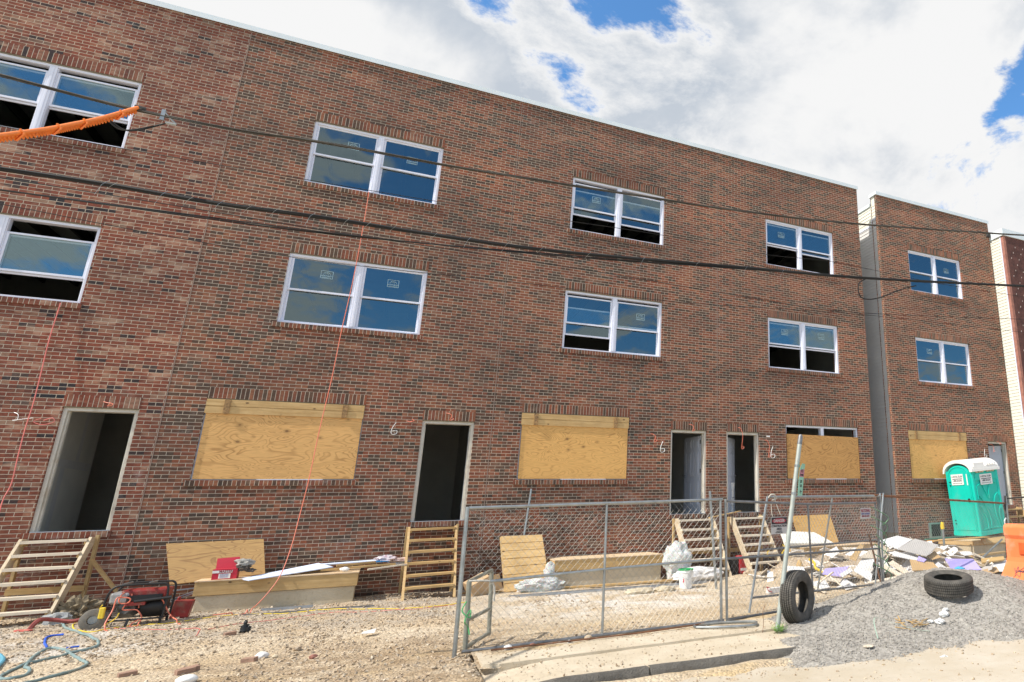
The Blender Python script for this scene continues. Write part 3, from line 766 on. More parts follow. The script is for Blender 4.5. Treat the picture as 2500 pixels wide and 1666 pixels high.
def samp_pile(rng):
    x = rng.uniform(3.8, 13); y = rng.uniform(-11.2, -6.0)
    if x > 9.5 and rng.random() < .5: return None
    return (x, y) if pile_z(x, y) > -.13 - .03 * rng.random() else None


scatter('gravel_stones', M_gravel, 60000, samp_pile, pile_z, .009, .028, 'loose grey stones over the gravel heap', 'gravel', 5, .7)


def samp_road(rng):
    x = rng.uniform(-2, 8); y = rng.uniform(-12, -8.3)
    if x < 1 and y > -8.6: return None
    d = .12 + .8 * max(0, 1 - abs(y + 9.05 + .065 * (x - 1.6)) / .35)
    return (x, y) if rng.random() < d else None


scatter('kerb_grit', M_rubble, 3500, samp_road, lambda x, y: max(road_z(x, y), groundf(x, y)), .008, .035, 'grit and crumbs in the gutter', 'grit', 9)


def samp_walk(rng):
    return (rng.uniform(1.2, 5), -6.9 - 1.6 * rng.random() ** 1.6)


scatter('walk_grit', M_rubble, 900, samp_walk, lambda x, y: .034 if y > -7.66 else .0, .008, .03, 'small stones scattered on the walk', 'grit', 10)

# ------------------------------------------------------------- buildings
ZB, ZT = 2.303, 3.82
Z2B, Z2T = 5.41, 6.926
Z3B, Z3T = 8.55, 10.055
DB, DT = 1.461, 3.561
TOP = 11.9
HD = .203


def facade(name, parent, x0, x1, zb, zt, openings, mat, y0=0.0, th=.32):
    xs = sorted({x0, x1} | {o[0] for o in openings} | {o[1] for o in openings})
    zs = sorted({zb, zt} | {o[2] for o in openings} | {o[3] for o in openings})
    b = MB()
    inside = lambda x, z: any(o[0] < x < o[1] and o[2] < z < o[3] for o in openings)
    for i in range(len(xs) - 1):
        for j in range(len(zs) - 1):
            if inside((xs[i] + xs[i + 1]) / 2, (zs[j] + zs[j + 1]) / 2): continue
            a, c, d, e = xs[i], xs[i + 1], zs[j], zs[j + 1]
            b.add([(a, y0, d), (c, y0, d), (c, y0, e), (a, y0, e)], [(0, 1, 2, 3)])
            b.add([(a, y0 + th, d), (c, y0 + th, d), (c, y0 + th, e), (a, y0 + th, e)], [(3, 2, 1, 0)])
    for o in openings:
        a, c, d, e = o
        b.add([(a, y0, d), (a, y0 + th, d), (a, y0 + th, e), (a, y0, e)], [(0, 1, 2, 3)])
        b.add([(c, y0, d), (c, y0 + th, d), (c, y0 + th, e), (c, y0, e)], [(3, 2, 1, 0)])
        b.add([(a, y0, d), (c, y0, d), (c, y0 + th, d), (a, y0 + th, d)], [(0, 1, 2, 3)])
        b.add([(a, y0, e), (c, y0, e), (c, y0 + th, e), (a, y0 + th, e)], [(3, 2, 1, 0)])
    me = bpy.data.meshes.new(name); me.from_pydata([tuple(WM[parent.name].inverted() @ v) for v in b.v], [], b.f); me.materials.append(mat)
    bm = bmesh.new(); bm.from_mesh(me); bmesh.ops.remove_doubles(bm, verts=bm.verts, dist=1e-4); bmesh.ops.recalc_face_normals(bm, faces=bm.faces); bm.to_mesh(me); bm.free()
    ob = bpy.data.objects.new(name, me); COL.objects.link(ob); ob.parent = parent; WM[ob.name] = WM[parent.name]
    return ob


def courses(parent, o, sill=True):
    a, c, d, e = o
    MB().box(a - .005, c + .005, -.004, .085, e - .004, e + HD).build('soldier_course', M_soldier, parent)
    MB().box(a + .002, c - .002, .01, .09, e - .018, e - .0045).build('lintel', M_lintel, parent)
    if sill:
        b = MB(); x0, x1 = a - .07, c + .03
        b.hexa([(x0, -.028, d - .105), (x1, -.028, d - .105), (x1, .09, d - .105), (x0, .09, d - .105), (x0, -.028, d - .008), (x1, -.028, d - .008), (x1, .09, d + .004), (x0, .09, d + .004)])
        b.build('brick_sill', M_soldier, parent)


def sticker(parent, x, z, y, cropped=False, w_=.22, h_=.17):
    b = MB(); t = .008; a, c, d, e = x - w_ / 2, x + w_ / 2, z - h_ / 2, z + h_ / 2
    for q in ((a, c, e - t, e), (a, c, d, d + t), (a, a + t, d + t, e - t), (c - t, c, d + t, e - t)):
        b.box(q[0], q[1], y - .003, y - .001, q[2], q[3])
    st = b.build('sticker', M_stk, parent)
    arc = [(x + .065 * math.cos(k), y - .002, z - .005 + .062 * math.sin(k)) for k in np.linspace(0, math.pi, 13)]
    b = MB().tube(arc, .004, 4)
    for k in (45, 90, 135): b.tube([(x + .02 * math.cos(rad(k)), y - .002, z + .02 * math.sin(rad(k))), (x + .05 * math.cos(rad(k)), y - .002, z + .05 * math.sin(rad(k)))], .005, 4)
    b.box(x - .085, x + .085, y - .003, y - .001, z - .07, z - .062)
    b.build('sticker_arch', M_stk, parent)
    lettering('NORTHEAST', .038, frame_M((x, y - .002, z - .03), (1, 0, 0), (0, 0, 1)), M_stk, parent, 'sticker_text', xs=.9, bold=.001)


def twin_window(parent, o, states, stickers=()):
    """double hung pair: states = ((top gap, raise), (top gap, raise)) as fractions"""
    a, c, d, e = o; e2 = e - .018; y0 = .045; fw = .05; mid = (a + c) / 2
    b = MB()
    b.box(a, a + fw, y0, y0 + .14, d, e2); b.box(c - fw, c, y0, y0 + .14, d, e2)
    b.box(a + fw, c - fw, y0, y0 + .14, e2 - fw, e2); b.box(a + fw, c - fw, y0, y0 + .14, d, d + fw * .8)
    b.box(mid - .055, mid + .055, y0 - .004, y0 + .136, d + fw * .8, e2 - fw)
    b.box(mid - .018, mid + .018, y0 - .012, y0 - .004, d + fw * .8, e2 - fw)
    for q in (a + fw, mid - .067, mid + .055, c - fw - .012): b.box(q, q + .012, y0 + .02, y0 + .135, d + fw * .8, e2 - fw)
    fr = b.build('window', M_vinyl, parent, bevel=.004)
    for k, (g, r) in enumerate(states):
        xa, xb = (a + fw + .012, mid - .067) if k == 0 else (mid + .067, c - fw - .012)
        z0, z1 = d + fw * .8, e2 - fw; H = z1 - z0
        for yy, zt_, zb_, nm in ((y0 + .045, z1 - g * H, z1 - g * H - .515 * H, 'upper'), (y0 + .095, z0 + r * H + .515 * H, z0 + r * H, 'lower')):
            rw = .034; b = MB()
            b.box(xa, xa + rw, yy, yy + .035, zb_, zt_); b.box(xb - rw, xb, yy, yy + .035, zb_, zt_)
            b.box(xa + rw, xb - rw, yy, yy + .035, zt_ - rw, zt_); b.box(xa + rw, xb - rw, yy, yy + .035, zb_, zb_ + rw * 1.15)
            b.build('sash', M_vinyl, fr, bevel=.003)
            MB().add([(xa + rw, yy + .015, zb_ + rw), (xb - rw, yy + .015, zb_ + rw), (xb - rw, yy + .015, zt_ - rw), (xa + rw, yy + .015, zt_ - rw)], [(0, 1, 2, 3)]).build('pane', M_glass, fr)
    for (sx, sz) in stickers:
        sticker(fr, a + (c - a) * sx, e2 - (e2 - d) * sz, y0 + .058)
    return fr


def boarded(parent, o, mat, planks=True, full=True, ztop=None):
    a, c, d, e = o; e2 = e - .018
    b = MB(); fw = .05; y0 = .06; mid = (a + c) / 2
    b.box(a, a + fw, y0, y0 + .13, d, e2); b.box(c - fw, c, y0, y0 + .13, d, e2); b.box(a + fw, c - fw, y0, y0 + .13, e2 - fw, e2); b.box(a + fw, c - fw, y0, y0 + .13, d, d + fw)
    b.box(mid - .05, mid + .05, y0, y0 + .126, d + fw, e2 - fw)
    fr = b.build('window', M_vinyl, parent)
    zt_ = e2 - .005 if ztop is None else ztop
    b = MB(); q = .03
    b.hexa([(a + q, .018, d + .02), (c - .015, .018, d + .02), (c - .015, .036, d + .02), (a + q, .036, d + .02), (a + q - .005, .018, zt_), (c - .02, .018, zt_ - (.03 if ztop else 0)), (c - .02, .036, zt_ - (.03 if ztop else 0)), (a + q - .005, .036, zt_)])
    bd = b.build('window_board', mat, parent)
    if planks:
        for k in range(2):
            z1 = e2 - .004 - k * .136
            MB().box(a + .004, c - .006, -.006, .016, z1 - .128 - (.004 if k else 0), z1).build('batten', M_lum_x, bd)
        for xx in (a + .32, c - .34):
            MB().box(xx - .045, xx + .045, -.03, -.0065, e2 - .275, e2 - .006).build('cleat', M_cleat, bd)
    MB().box(mid - .3, mid + .75, .0, .05, d - .004, d + .016).build('sill_strip', M_vinyl, fr)
    return bd


def doorway(parent, o, leaf=None, dark=False):
    """leaf: (hinge side, opening angle) """
    a, c, d, e = o; e2 = e - .018; fw = .055; y0 = .05
    b = MB()
    b.box(a, a + fw, y0, y0 + .18, d, e2); b.box(c - fw, c, y0, y0 + .18, d, e2); b.box(a + fw, c - fw, y0, y0 + .18, e2 - fw, e2)
    b.box(a + fw, a + fw + .022, y0 + .06, y0 + .14, d, e2 - fw); b.box(c - fw - .022, c - fw, y0 + .06, y0 + .14, d, e2 - fw)
    fr = b.build('door_frame', M_trim, parent, bevel=.003)
    MB().box(a + .01, c - .01, y0 - .03, y0 + .18, d - .03, d + .012).build('threshold', M_metalstud, fr)
    if leaf:
        side, ang = leaf; wd = (c - a) - 2 * fw - .01; hz = 2.0
        hx = c - fw if side > 0 else a + fw
        ax = Vector((-side * math.cos(rad(ang)), math.sin(rad(ang)), 0)); ny = Vector((ax.y, -ax.x, 0)) * (1 if side < 0 else -1)
        if ny.y > 0: ny = -ny
        Mx = Matrix(((ax.x, ny.x, 0, hx), (ax.y, ny.y, 0, y0 + .19), (0, 0, 1, d + .02), (0, 0, 0, 1)))
        dr = MB().box(0, wd, -.022, .022, 0, hz - .04, Mx).build('door', M_door, parent)
        b = MB()
        for (u0, u1) in ((.12, .44), (.56, .88)):
            for (v0, v1) in ((.09, .40), (.46, .78), (.83, .94)):
                for sgn in (1, -1):
                    x0_, x1_, z0_, z1_ = u0 * wd, u1 * wd, v0 * hz, v1 * hz; t = .018
                    ya, yb = (.0225, .029) if sgn > 0 else (-.029, -.0225)
                    for q in ((x0_, x1_, z1_ - t, z1_), (x0_, x1_, z0_, z0_ + t), (x0_, x0_ + t, z0_ + t, z1_ - t), (x1_ - t, x1_, z0_ + t, z1_ - t)):
                        b.box(q[0], q[1], ya, yb, q[2], q[3], Mx)
                    b.box(x0_ + .04, x1_ - .04, ya, yb, z0_ + .04, z1_ - .04, Mx)
        b.build('door_panel', M_door, dr)
        b = MB()
        for hzz in (.25, 1.0, 1.75): b.box(-.012, .02, -.03, .03, hzz, hzz + .1, Mx)
        b.build('hinge', M_galvd, dr)
        b = MB(); b.blob(Mx @ Vector((wd - .07, .06, .95)), (.028, .028, .028), 1, .0, sub=2); b.build('handle', M_galvd, dr, smooth=True)
    return fr


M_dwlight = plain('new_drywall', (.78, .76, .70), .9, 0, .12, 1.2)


def interior(parent, x0, x1, depth=6.5):
    y0 = .325
    for (za_, zb_) in ((DB - .03, 4.45), (4.75, 7.6), (7.85, 11.1)):
        b = MB()
        b.add([(x0, y0, za_), (x1, y0, za_), (x1, depth, za_), (x0, depth, za_)], [(0, 1, 2, 3)])
        b.add([(x0, y0, zb_), (x1, y0, zb_), (x1, depth, zb_), (x0, depth, zb_)], [(3, 2, 1, 0)])
        b.add([(x0, y0, za_), (x0, depth, za_), (x0, depth, zb_), (x0, y0, zb_)], [(0, 1, 2, 3)])
        b.add([(x1, y0, za_), (x1, depth, za_), (x1, depth, zb_), (x1, y0, zb_)], [(3, 2, 1, 0)])
        b.add([(x0, depth, za_), (x1, depth, za_), (x1, depth, zb_), (x0, depth, zb_)], [(0, 1, 2, 3)])
        o = b.build('room', M_dwlight if za_ < 3 else M_drywall, parent)  # upper rooms: dimness painted in with a darker drywall colour
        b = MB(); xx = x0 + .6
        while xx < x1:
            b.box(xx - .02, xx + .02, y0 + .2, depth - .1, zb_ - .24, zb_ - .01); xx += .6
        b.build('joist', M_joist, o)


main = thing('brick_building', 'long three storey red brown brick row building with white coping', 'building', (0, 0, 0))
X0, XE = -14.2, 12.677
houses = [(-9.32, -3.706), (-3.706, 1.917), (1.917, 7.487), (7.487, 12.677)]
win_up = [(-7.72, -5.181), (-2.304, .263), (3.327, 5.87), (9.108, 11.595)]
boards = [None, (-3.12, -.558), (2.534, 5.074), (9.614, 12.154)]
doors = [(-5.031, -4.035), (.53, 1.556), (6.183, 7.183), (7.762, 8.756)]
ops = []
for (a, c) in win_up: ops += [(a, c, Z2B, Z2T), (a, c, Z3B, Z3T)]
for q in boards:
    if q: ops.append((*q, ZB, ZT))
for q in doors: ops.append((*q, DB, DT))
facade('wall', main, X0, XE, -.4, TOP - .06, ops, M_brick)
for o in ops: courses(main, o, True)
st3 = [((.06, .40), (.06, .40)), ((0, 0), (0, 0)), ((.05, .31), (.05, .28)), ((0, .45), (0, .40))]
st2 = [((0, 0), (.17, .29)), ((0, 0), (0, 0)), ((.04, .24), (.04, 0)), ((0, .44), (0, .45))]
sk3 = [(), ((.30, .26), (.76, .30)), ((.26, .33),), ((.24, .27),)]
sk2 = [(), ((.27, .24), (.75, .25)), ((.78, .30),), ((.25, .25), (.77, .25))]
for i, (a, c) in enumerate(win_up):
    twin_window(main, (a, c, Z3B, Z3T), st3[i], sk3[i]); twin_window(main, (a, c, Z2B, Z2T), st2[i], sk2[i])
boarded(main, (*boards[1], ZB, ZT), M_ply)
boarded(main, (*boards[2], ZB, ZT), M_ply2)
boarded(main, (*boards[3], ZB, ZT), M_ply3, planks=False, ztop=ZT - .27)
doorway(main, (*doors[0], DB, DT))
doorway(main, (*doors[1], DB, DT), (1, 100))
doorway(main, (*doors[2], DB, DT), (1, 84))
doorway(main, (*doors[3], DB, DT), (-1, 47))
for (a, c) in houses: interior(main, a + .12, c - .12)
# sealed joints between the houses
for xj in (-3.706, 1.917, 7.487):
    b = MB(); b.box(xj - .007, xj + .007, -.003, .02, .0, TOP - .07)
    b.build('control_joint', plain('joint_sealant', (.27, .20, .16), .8), main)
# shell: sides, roof, back
b = MB()
b.box(X0, XE - .115, .33, 11.0, 11.25, 11.32)
b.box(X0, XE - .11, 10.7, 11.0, -.4, 11.25)
b.build('roof', M_cap, main)
b = MB(); b.box(XE - .11, XE - .03, .11, 10.7, -.4, 11.25); b.build('side_wall', plain('slate_siding', (.50, .50, .49), .6, 0, .1, 2), main)
b = MB(); b.box(XE - .11, XE - .0005, .001, .11, -.4, TOP - .07); b.build('brick_return', M_brick_side, main)
b = MB(); b.box(XE - .11, XE - .03, .11, .34, 11.25, TOP - .06); b.build('parapet_end', M_siding, main)
b = MB(); b.box(X0, XE + .03, -.035, .37, TOP - .055, TOP + .05); b.box(X0, XE + .03, -.042, -.035, TOP - .075, TOP + .045)
b.box(XE - .13, XE + .03, .37, 10.9, 11.3, 11.4); b.build('coping', M_cap, main)
# drywall taping inside the left doorway (the room shows pale joints)
b = MB(); b.box(-5.46, -5.34, .33, 3.1, DB, 4.44); pf = b.build('partition', M_dwlight, main)
b = MB()
b.box(-5.339, -5.3375, .9, 3.0, DB + 1.15, DB + 1.3); b.box(-5.339, -5.3375, 1.6, 1.8, DB, DB + 1.14); b.box(-5.339, -5.3375, 2.2, 2.35, DB + 1.31, 4.4)
b.build('joint_compound', M_dw, pf)
for (xa, ya, yb, zz) in ((1.42, .5, .8, 1.46), (1.44, .55, .78, 1.9), (1.43, .5, .75, 2.2)):
    pass

# second building
b2 = thing('brick_building', 'narrow three storey brick house beyond the alley with boarded front window', 'building', (13.508, 0, 0))
ops2 = [(14.745, 17.218, Z2B, Z2T), (14.745, 17.218, Z3B, Z3T), (14.105, 16.623, ZB, ZT), (17.591, 18.528, DB, DT)]
facade('wall', b2, 13.508, 18.915, -.4, TOP - .06, ops2, M_brick)
for o in ops2: courses(b2, o, True)
twin_window(b2, ops2[1], ((0, 0), (0, 0)), ((.74, .32),))
twin_window(b2, ops2[0], ((0, 0), (0, 0)), ((.27, .28),))
boarded(b2, ops2[2], M_ply2)
doorway(b2, ops2[3], (1, 22))
interior(b2, 13.7, 18.7, 6)
b = MB(); b.box(13.509, 13.62, .001, .11, -.4, TOP - .07); b.box(18.80, 18.914, .001, .11, -.4, TOP - .07); b.build('brick_return', M_brick_side, b2)


def siding(parent, x, y0, y1, z0, z1, sgn, mat=None):
    b = MB(); st = .115; z = z0
    while z < z1:
        zt_ = min(z + st, z1)
        b.add([(x + sgn * .002, y0, zt_), (x + sgn * .016, y0, z), (x + .0, y0, z), (x + sgn * .002, y1, zt_), (x + sgn * .016, y1, z), (x + .0, y1, z)],
              [(0, 1, 4, 3), (1, 2, 5, 4), (0, 2, 1), (3, 4, 5)])
        z = zt_
    o = b.build('siding', mat or M_siding, parent)
    return o


M_siding_low = plain('lower_grey_siding', (.62, .60, .58), .5, 0, .08, 1.5)  # lower siding, greyer than the cream above
siding(b2, 13.545, .112, 10.9, .75, 10.83, -1, M_siding_low)
siding(b2, 13.545, .36, 10.9, 10.86, 11.55, -1); siding(b2, 13.545, .112, .358, 11.04, 11.55, -1)
siding(b2, 13.545, .112, .358, 10.831, 11.02, -1, M_siding_low)
b = MB(); b.box(13.52, 13.55, .36, 10.9, 10.80, 10.859); b.box(13.52, 13.55, .335, .359, 10.80, 11.04); b.box(13.52, 13.55, .112, .334, 11.0, 11.04); b.build('trim_strip', M_vinyl, b2)
b = MB(); b.box(13.55, 18.86, .33, 10.9, 11.5, 11.56); b.box(13.56, 18.86, 10.7, 10.9, -.4, 11.5); b.box(18.80, 18.86, .33, 10.7, -.4, 11.5); b.box(13.55, 13.6, .33, 10.7, -.4, 11.5)
b.box(13.53, 13.55, .115, 10.8, -.4, .74); b.build('side_wall', M_conc, b2)
b = MB(); b.box(13.535, 13.6, .112, .34, 11.5, TOP - .06); b.build('parapet_end', M_siding, b2)
b = MB(); b.box(13.47, 18.945, -.035, .37, TOP - .055, TOP + .05); b.box(13.47, 18.945, -.042, -.035, TOP - .075, TOP + .045); b.box(13.49, 13.62, .37, 10.9, 11.54, 11.64); b.build('coping', M_cap, b2)
b = MB(); b.box(18.75, 18.9, -.10, -.02, 11.25, 11.42); b.build('cable_bracket', M_blackp, b2)

# third building
b3 = thing('brick_building', 'dark maroon brick building with white corner siding at the right edge', 'building', (18.93, -.6, 0))
b = MB(); b.box(19.07, 30, -.62, -.3, -.4, 11.12); b.build('wall', M_darkbrick, b3)
b = MB(); b.box(18.95, 19.068, -.618, -.505, -.4, 11.10); b.build('brick_return', M_brickend, b3)
siding(b3, 18.965, -.46, 9, .3, 11.1, -1)
b = MB(); b.box(18.935, 18.99, -.50, -.462, .3, 11.1); b.build('corner_trim', M_vinyl, b3)
b = MB(); b.box(18.97, 30, -.3, 9, -.4, 11.0); b.build('side_wall', M_siding, b3)
b = MB(); b.box(18.90, 30, -.66, -.2, 11.125, 11.40); b.box(18.92, 19.07, -.2, 9, 11.125, 11.35); b.build('coping', M_cap, b3)
for i in range(27):
    z = 4.6 + i * .235
    for j in range(3):
        xx = 19.25 + j * .41 + (i % 3) * .14
        MB().box(xx, xx + .012, -.64, -.62, z, z + .055).build('brick_tie', M_tie, b3)

# loose wires poking out beside the doors
def wiggle(pts, r, mat, parent, name='wire_tail'):
    return MB().tube(spline(pts, 6), r, 6).build(name, mat, parent, smooth=True)


def six(x, z, s=1.0, par=None, y=-.06):
    p = [(x + .02 * s, y, z + .20 * s), (x - .03 * s, y - .02, z + .10 * s), (x - .05 * s, y - .03, z), (x - .02 * s, y - .02, z - .05 * s), (x + .05 * s, y - .02, z - .03 * s), (x + .05 * s, y - .01, z + .03 * s), (x - .03 * s, y, z + .02 * s)]
    wiggle(p, .007, M_white, par or main, 'white_wire_tail')


six(.02, 3.27, 1.0); six(5.93, 3.02, 1.1); six(9.12, 2.93, 1.25); six(17.33, 3.06, 1.1, b2)
wiggle([(-5.60, .0, 3.42), (-5.53, -.04, 3.38), (-5.52, -.06, 3.29), (-5.57, -.06, 3.28), (-5.42, -.07, 3.31), (-5.33, -.07, 3.33)], .005, M_white, main)
for (x, z, pr, dz) in ((1.05, 3.72, main, -.16), (6.75, 3.70, main, -.18), (9.0, 3.35, main, -.45), (5.72, 3.42, main, -.2), (18.1, 3.55, b2, -.1), (8.18, 3.66, main, -.55), (.30, 3.52, main, -.03), (17.75, 3.45, b2, -.25), (-4.45, 3.66, main, -.08)):
    wiggle([(x - .08, -.004, z), (x - .02, -.05, z - .02), (x + .03, -.07, z + dz * .4), (x, -.06, z + dz), (x + .07, -.07, z + dz + .03), (x + .02, -.05, z + dz + .06)], .006, M_ocord, pr, 'orange_wire_tail')
wiggle([(-5.22, -.0, 3.3), (-5.1, -.06, 3.34), (-5.07, -.07, 3.27), (-5.2, -.07, 3.22), (-5.32, -.06, 3.27), (-5.24, -.05, 3.33)], .006, M_pcord, main)
b = MB(); b.box(8.98, 9.09, -.006, .01, 3.44, 3.475); b.build('mounting_plate', M_white, main)

# ------------------------------------------------------------- overhead lines
def cable(pk, r, mat, label, name='utility_cable', strands=1, pitch=.35, cat='cable', sag_off=(0, 0, 0)):
    P = spline(PT[pk], 14)
    ext = Vector(P[0]) - Vector(P[3]); P = [P[0] + ext * 6] + P
    ext = P[-1] - P[-4]; P = P + [P[-1] + ext * 6]
    b = MB(); L = 0; acc = [0]
    for i in range(1, len(P)): L += (P[i] - P[i - 1]).length; acc.append(L)
    for s_ in range(strands):
        if strands == 1: b.tube(P, r, 7)
        else:
            Q = [p + Vector((0, math.cos(6.28 * (acc[i] / pitch / 6 + s_ / strands)), math.sin(6.28 * (acc[i] / pitch / 6 + s_ / strands)))) * r * 1.05 for i, p in enumerate(P)]
            b.tube(Q, r, 6)
    o = b.build(name, mat, smooth=True)
    return tag(o, label, cat, 'utility cables strung along the street')


cable('cable_a', .0095, M_cableg, 'twisted weathered cable, topmost of the lines across the brick front', strands=3, pitch=.9)
cbl = cable('cable_b', .0125, M_cable, 'thick black lashed cable bundle crossing the middle of the facade', strands=5, pitch=2.2)
cable('cable_c', .009, M_cable, 'black cable running just below the thick bundle and joining it', strands=2, pitch=1.2)
cable('cable_d', .0045, M_cable, 'thin black wire crossing the lower edge of the top floor windows')
cable('cable_e', .0055, M_cable, 'thin black wire below the thick bundle at the middle and right')
cable('cable_f', .0045, M_cable, 'lowest thin black wire above the middle floor windows')
P = spline(PT['cable_b'], 14); rr = random.Random(2)
WM[cbl.name] = Matrix.Translation(cbl.location)
for i in range(26, len(P) - 36, 4):
    p = P[i] + Vector((rr.uniform(-.1, .1), 0, 0)); L_ = rr.uniform(.05, .12)
    MB().tube([p + Vector((-.04, -.04, -.03 - L_)), p + Vector((0, -.06, -.03)), p + Vector((.04, -.05, .03))], .0018, 3).build('lashing_tie', M_galv, cbl)
b = MB(); p0 = Vector(PT['splice'][1])
b.box(p0.x - .025, p0.x + .01, p0.y - .012, p0.y + .012, p0.z - .10, p0.z + .03); b.tube([Vector(PT['splice'][0]), p0, Vector(PT['splice'][3])], .012, 6)
b.tube([Vector(PT['splice'][2]), Vector(PT['splice'][3])], .014, 8)
tag(b.build('cable_clamp', M_galv), 'grey metal clamp holding the drop line to the upper cable', 'clamp')
b = MB().tube(spline(PT['splice_loop'], 6), .008, 6)
tag(b.build('drop_wire', M_cable, smooth=True), 'loose black drop wire looping beside the clamp and orange guard', 'cable')
q = Vector((7.05, -7, 6.1)); bp = [Vector(p) for p in PT['cable_b']]
c0 = bp[8]; b = MB().tube(spline([c0 + Vector((-.1, 0, -.02)), c0 + Vector((-.32, -.05, -.18)), c0 + Vector((-.28, -.05, -.42)), c0 + Vector((.1, -.02, -.38)), c0 + Vector((.7, 0, -.12)), c0 + Vector((1.1, 0, .02))], 8), .011, 6)
tag(b.build('cable_slack_loop', M_cable, smooth=True), 'slack loop of black cable hanging off the bundle near the alley', 'cable')
# orange line guard
G = [Vector(p) for p in PT['guard']]
gd = thing('line_guard', 'bright orange plastic line guard sleeve with flap edge on a service drop', 'line guard', tuple(G[0]))
Gs = spline(G, 8)
b = MB().tube(Gs, .020, 10); b.build('sleeve', M_orange, gd, smooth=True)
b = MB()
for i in range(0, len(Gs) - 1):
    for t in (0.0, .34, .67):
        p = Gs[i].lerp(Gs[i + 1], t); d = (Gs[i + 1] - Gs[i]).normalized(); h = .040 + .018 * ((i * 3 + int(t * 3)) % 2)
        p2 = p + d * (Gs[i + 1] - Gs[i]).length * .27
        b.hexa([p + Vector((0, -.02, -.02)), p2 + Vector((0, -.02, -.02)), p2 + Vector((0, .02, -.02)), p + Vector((0, .02, -.02)), p + Vector((.0, -.034, -h)), p2 + Vector((0, -.034, -h)), p2 + Vector((0, .03, -h)), p + Vector((0, .03, -h))])
    if i % 8 == 4: b.tube([p + Vector((0, 0, .04)), p + Vector((.035, 0, 0)), p + Vector((0, 0, -.08))], .01, 5)
b.build('flap', M_orange, gd)
b = MB().tube([G[0] + Vector((-.03, 0, 0)), G[0] + Vector((.06, .02, .0))], .028, 8); b.build('end_cap', M_blackp, gd)

# ------------------------------------------------------------- wooden stairs
def stairs(x0, x1, label, brace=None, wd=.038, pale=True, rail=True, grp='temporary wooden entry stairs'):
    xm = (x0 + x1) / 2
    yt, yb_ = -.26, -1.34; zt_, zb_ = 1.375, soil_z(xm, -1.34) - .01
    t = thing('wooden_stairs', label, 'stairs', (xm, yb_, zb_), group=grp)
    ms = M_pale_y if pale else M_lum_y; mt = M_pale_x if pale else M_lum_x
    dirv = Vector((0, yb_ - yt, zb_ - zt_)); L = dirv.length; dirv.normalize()
    nrm = Vector((0, dirv.z, -dirv.y))
    for x in (x0 + wd / 2, x1 - wd / 2):
        a = Vector((x, yt, zt_ - .02)) ; c = Vector((x, yb_, zb_))
        b = MB(); h = .15
        # sawn stringer with notches under each tread
        n = 6; pts = []
        for i in range(n):
            z_ = zt_ - .06 - i * (zt_ - zb_) / (n + .35); y_ = yt - i * (yt - yb_) / (n + .1)
            pts.append((y_, z_)); pts.append((y_ - .16, z_))
        prof = [(x - wd / 2, y_, z_) for (y_, z_) in pts] + [(x - wd / 2, yb_ - .03, zb_), (x - wd / 2, yb_ + .14, zb_), (x - wd / 2, yt + .05, zt_ - .30), (x - wd / 2, yt + .05, zt_ - .06)]
        # simpler sound outline: straight board, treads set on top
        b.hexa([(x - wd / 2, yb_ + .20, zb_), (x + wd / 2, yb_ + .20, zb_), (x + wd / 2, yb_ - .03, zb_), (x - wd / 2, yb_ - .03, zb_),
                (x - wd / 2, yt + .19, zt_ - .02), (x + wd / 2, yt + .19, zt_ - .02), (x + wd / 2, yt - .06, zt_ - .005), (x - wd / 2, yt - .06, zt_ - .005)])
        b.build('stringer', ms, t)
    n = 6
    for i in range(n):
        f_ = (i + .18) / (n + .25); z_ = zt_ + (zb_ - zt_) * f_; y_ = yt + (yb_ - yt) * f_ + .03
        tl = random.uniform(-.006, .006)
        b = MB(); xa, xb = x0 + wd + .001, x1 - wd - .001
        b.hexa([(xa, y_ - .13, z_ - .045 + tl), (xb, y_ - .13, z_ - .038 - tl), (xb, y_ + .13, z_ - .038 - tl), (xa, y_ + .13, z_ - .038 + tl), (xa, y_ - .13, z_ + tl), (xb, y_ - .13, z_ - tl), (xb, y_ + .13, z_ - tl), (xa, y_ + .13, z_ + tl)])
        b.build('tread', mt, t)
        for xx in (xa, xb - .035): MB().box(xx, xx + .035, y_ - .10, y_ + .10, z_ - .085, z_ - .04).build('cleat', M_lum_z, t)
    for x in (x0 + .02, x1 - .05):
        MB().box(x - (.05 if x < xm else -.05), x + .04 - (.05 if x < xm else -.05), -.17, -.08, soil_z(x, -.1) - .02, zt_ - .01 + (.03 if x > xm else 0)).build('post', M_lum_z, t)
    if rail: MB().box(x0 - .03, x1 + .03, -.215, -.175, .52, .61).build('cross_rail', M_lum_x, t)
    if brace:
        a, c = brace; MB().bar(a, c, .04, .09, (0, 1, 0)).build('brace', M_lum_x, t)
    return t


stairs(-5.01, -4.15, 'weathered plank stairs under the leftmost doorway, with diagonal brace', ((-4.1, -.3, 1.02), (-3.48, -.38, .25)))
stairs(.50, 1.40, 'narrow new wood stairs, ladder like, under the dark doorway left of the fence', pale=False, rail=False)
stairs(6.26, 7.25, 'open wooden stairs behind the fence, left of the joined pair', pale=True)
stairs(7.76, 8.66, 'open wooden stairs behind the fence, right of the joined pair', pale=True)
stairs(17.55, 18.5, 'partly hidden wooden stairs behind the portable toilet', pale=False)
tag(MB().bar((7.1, -.35, 1.36), (8.0, -.3, 1.50), .09, .02).build('loose_lath', M_lum_x), 'thin wooden strip bridging the tops of the two stairs', 'lath')

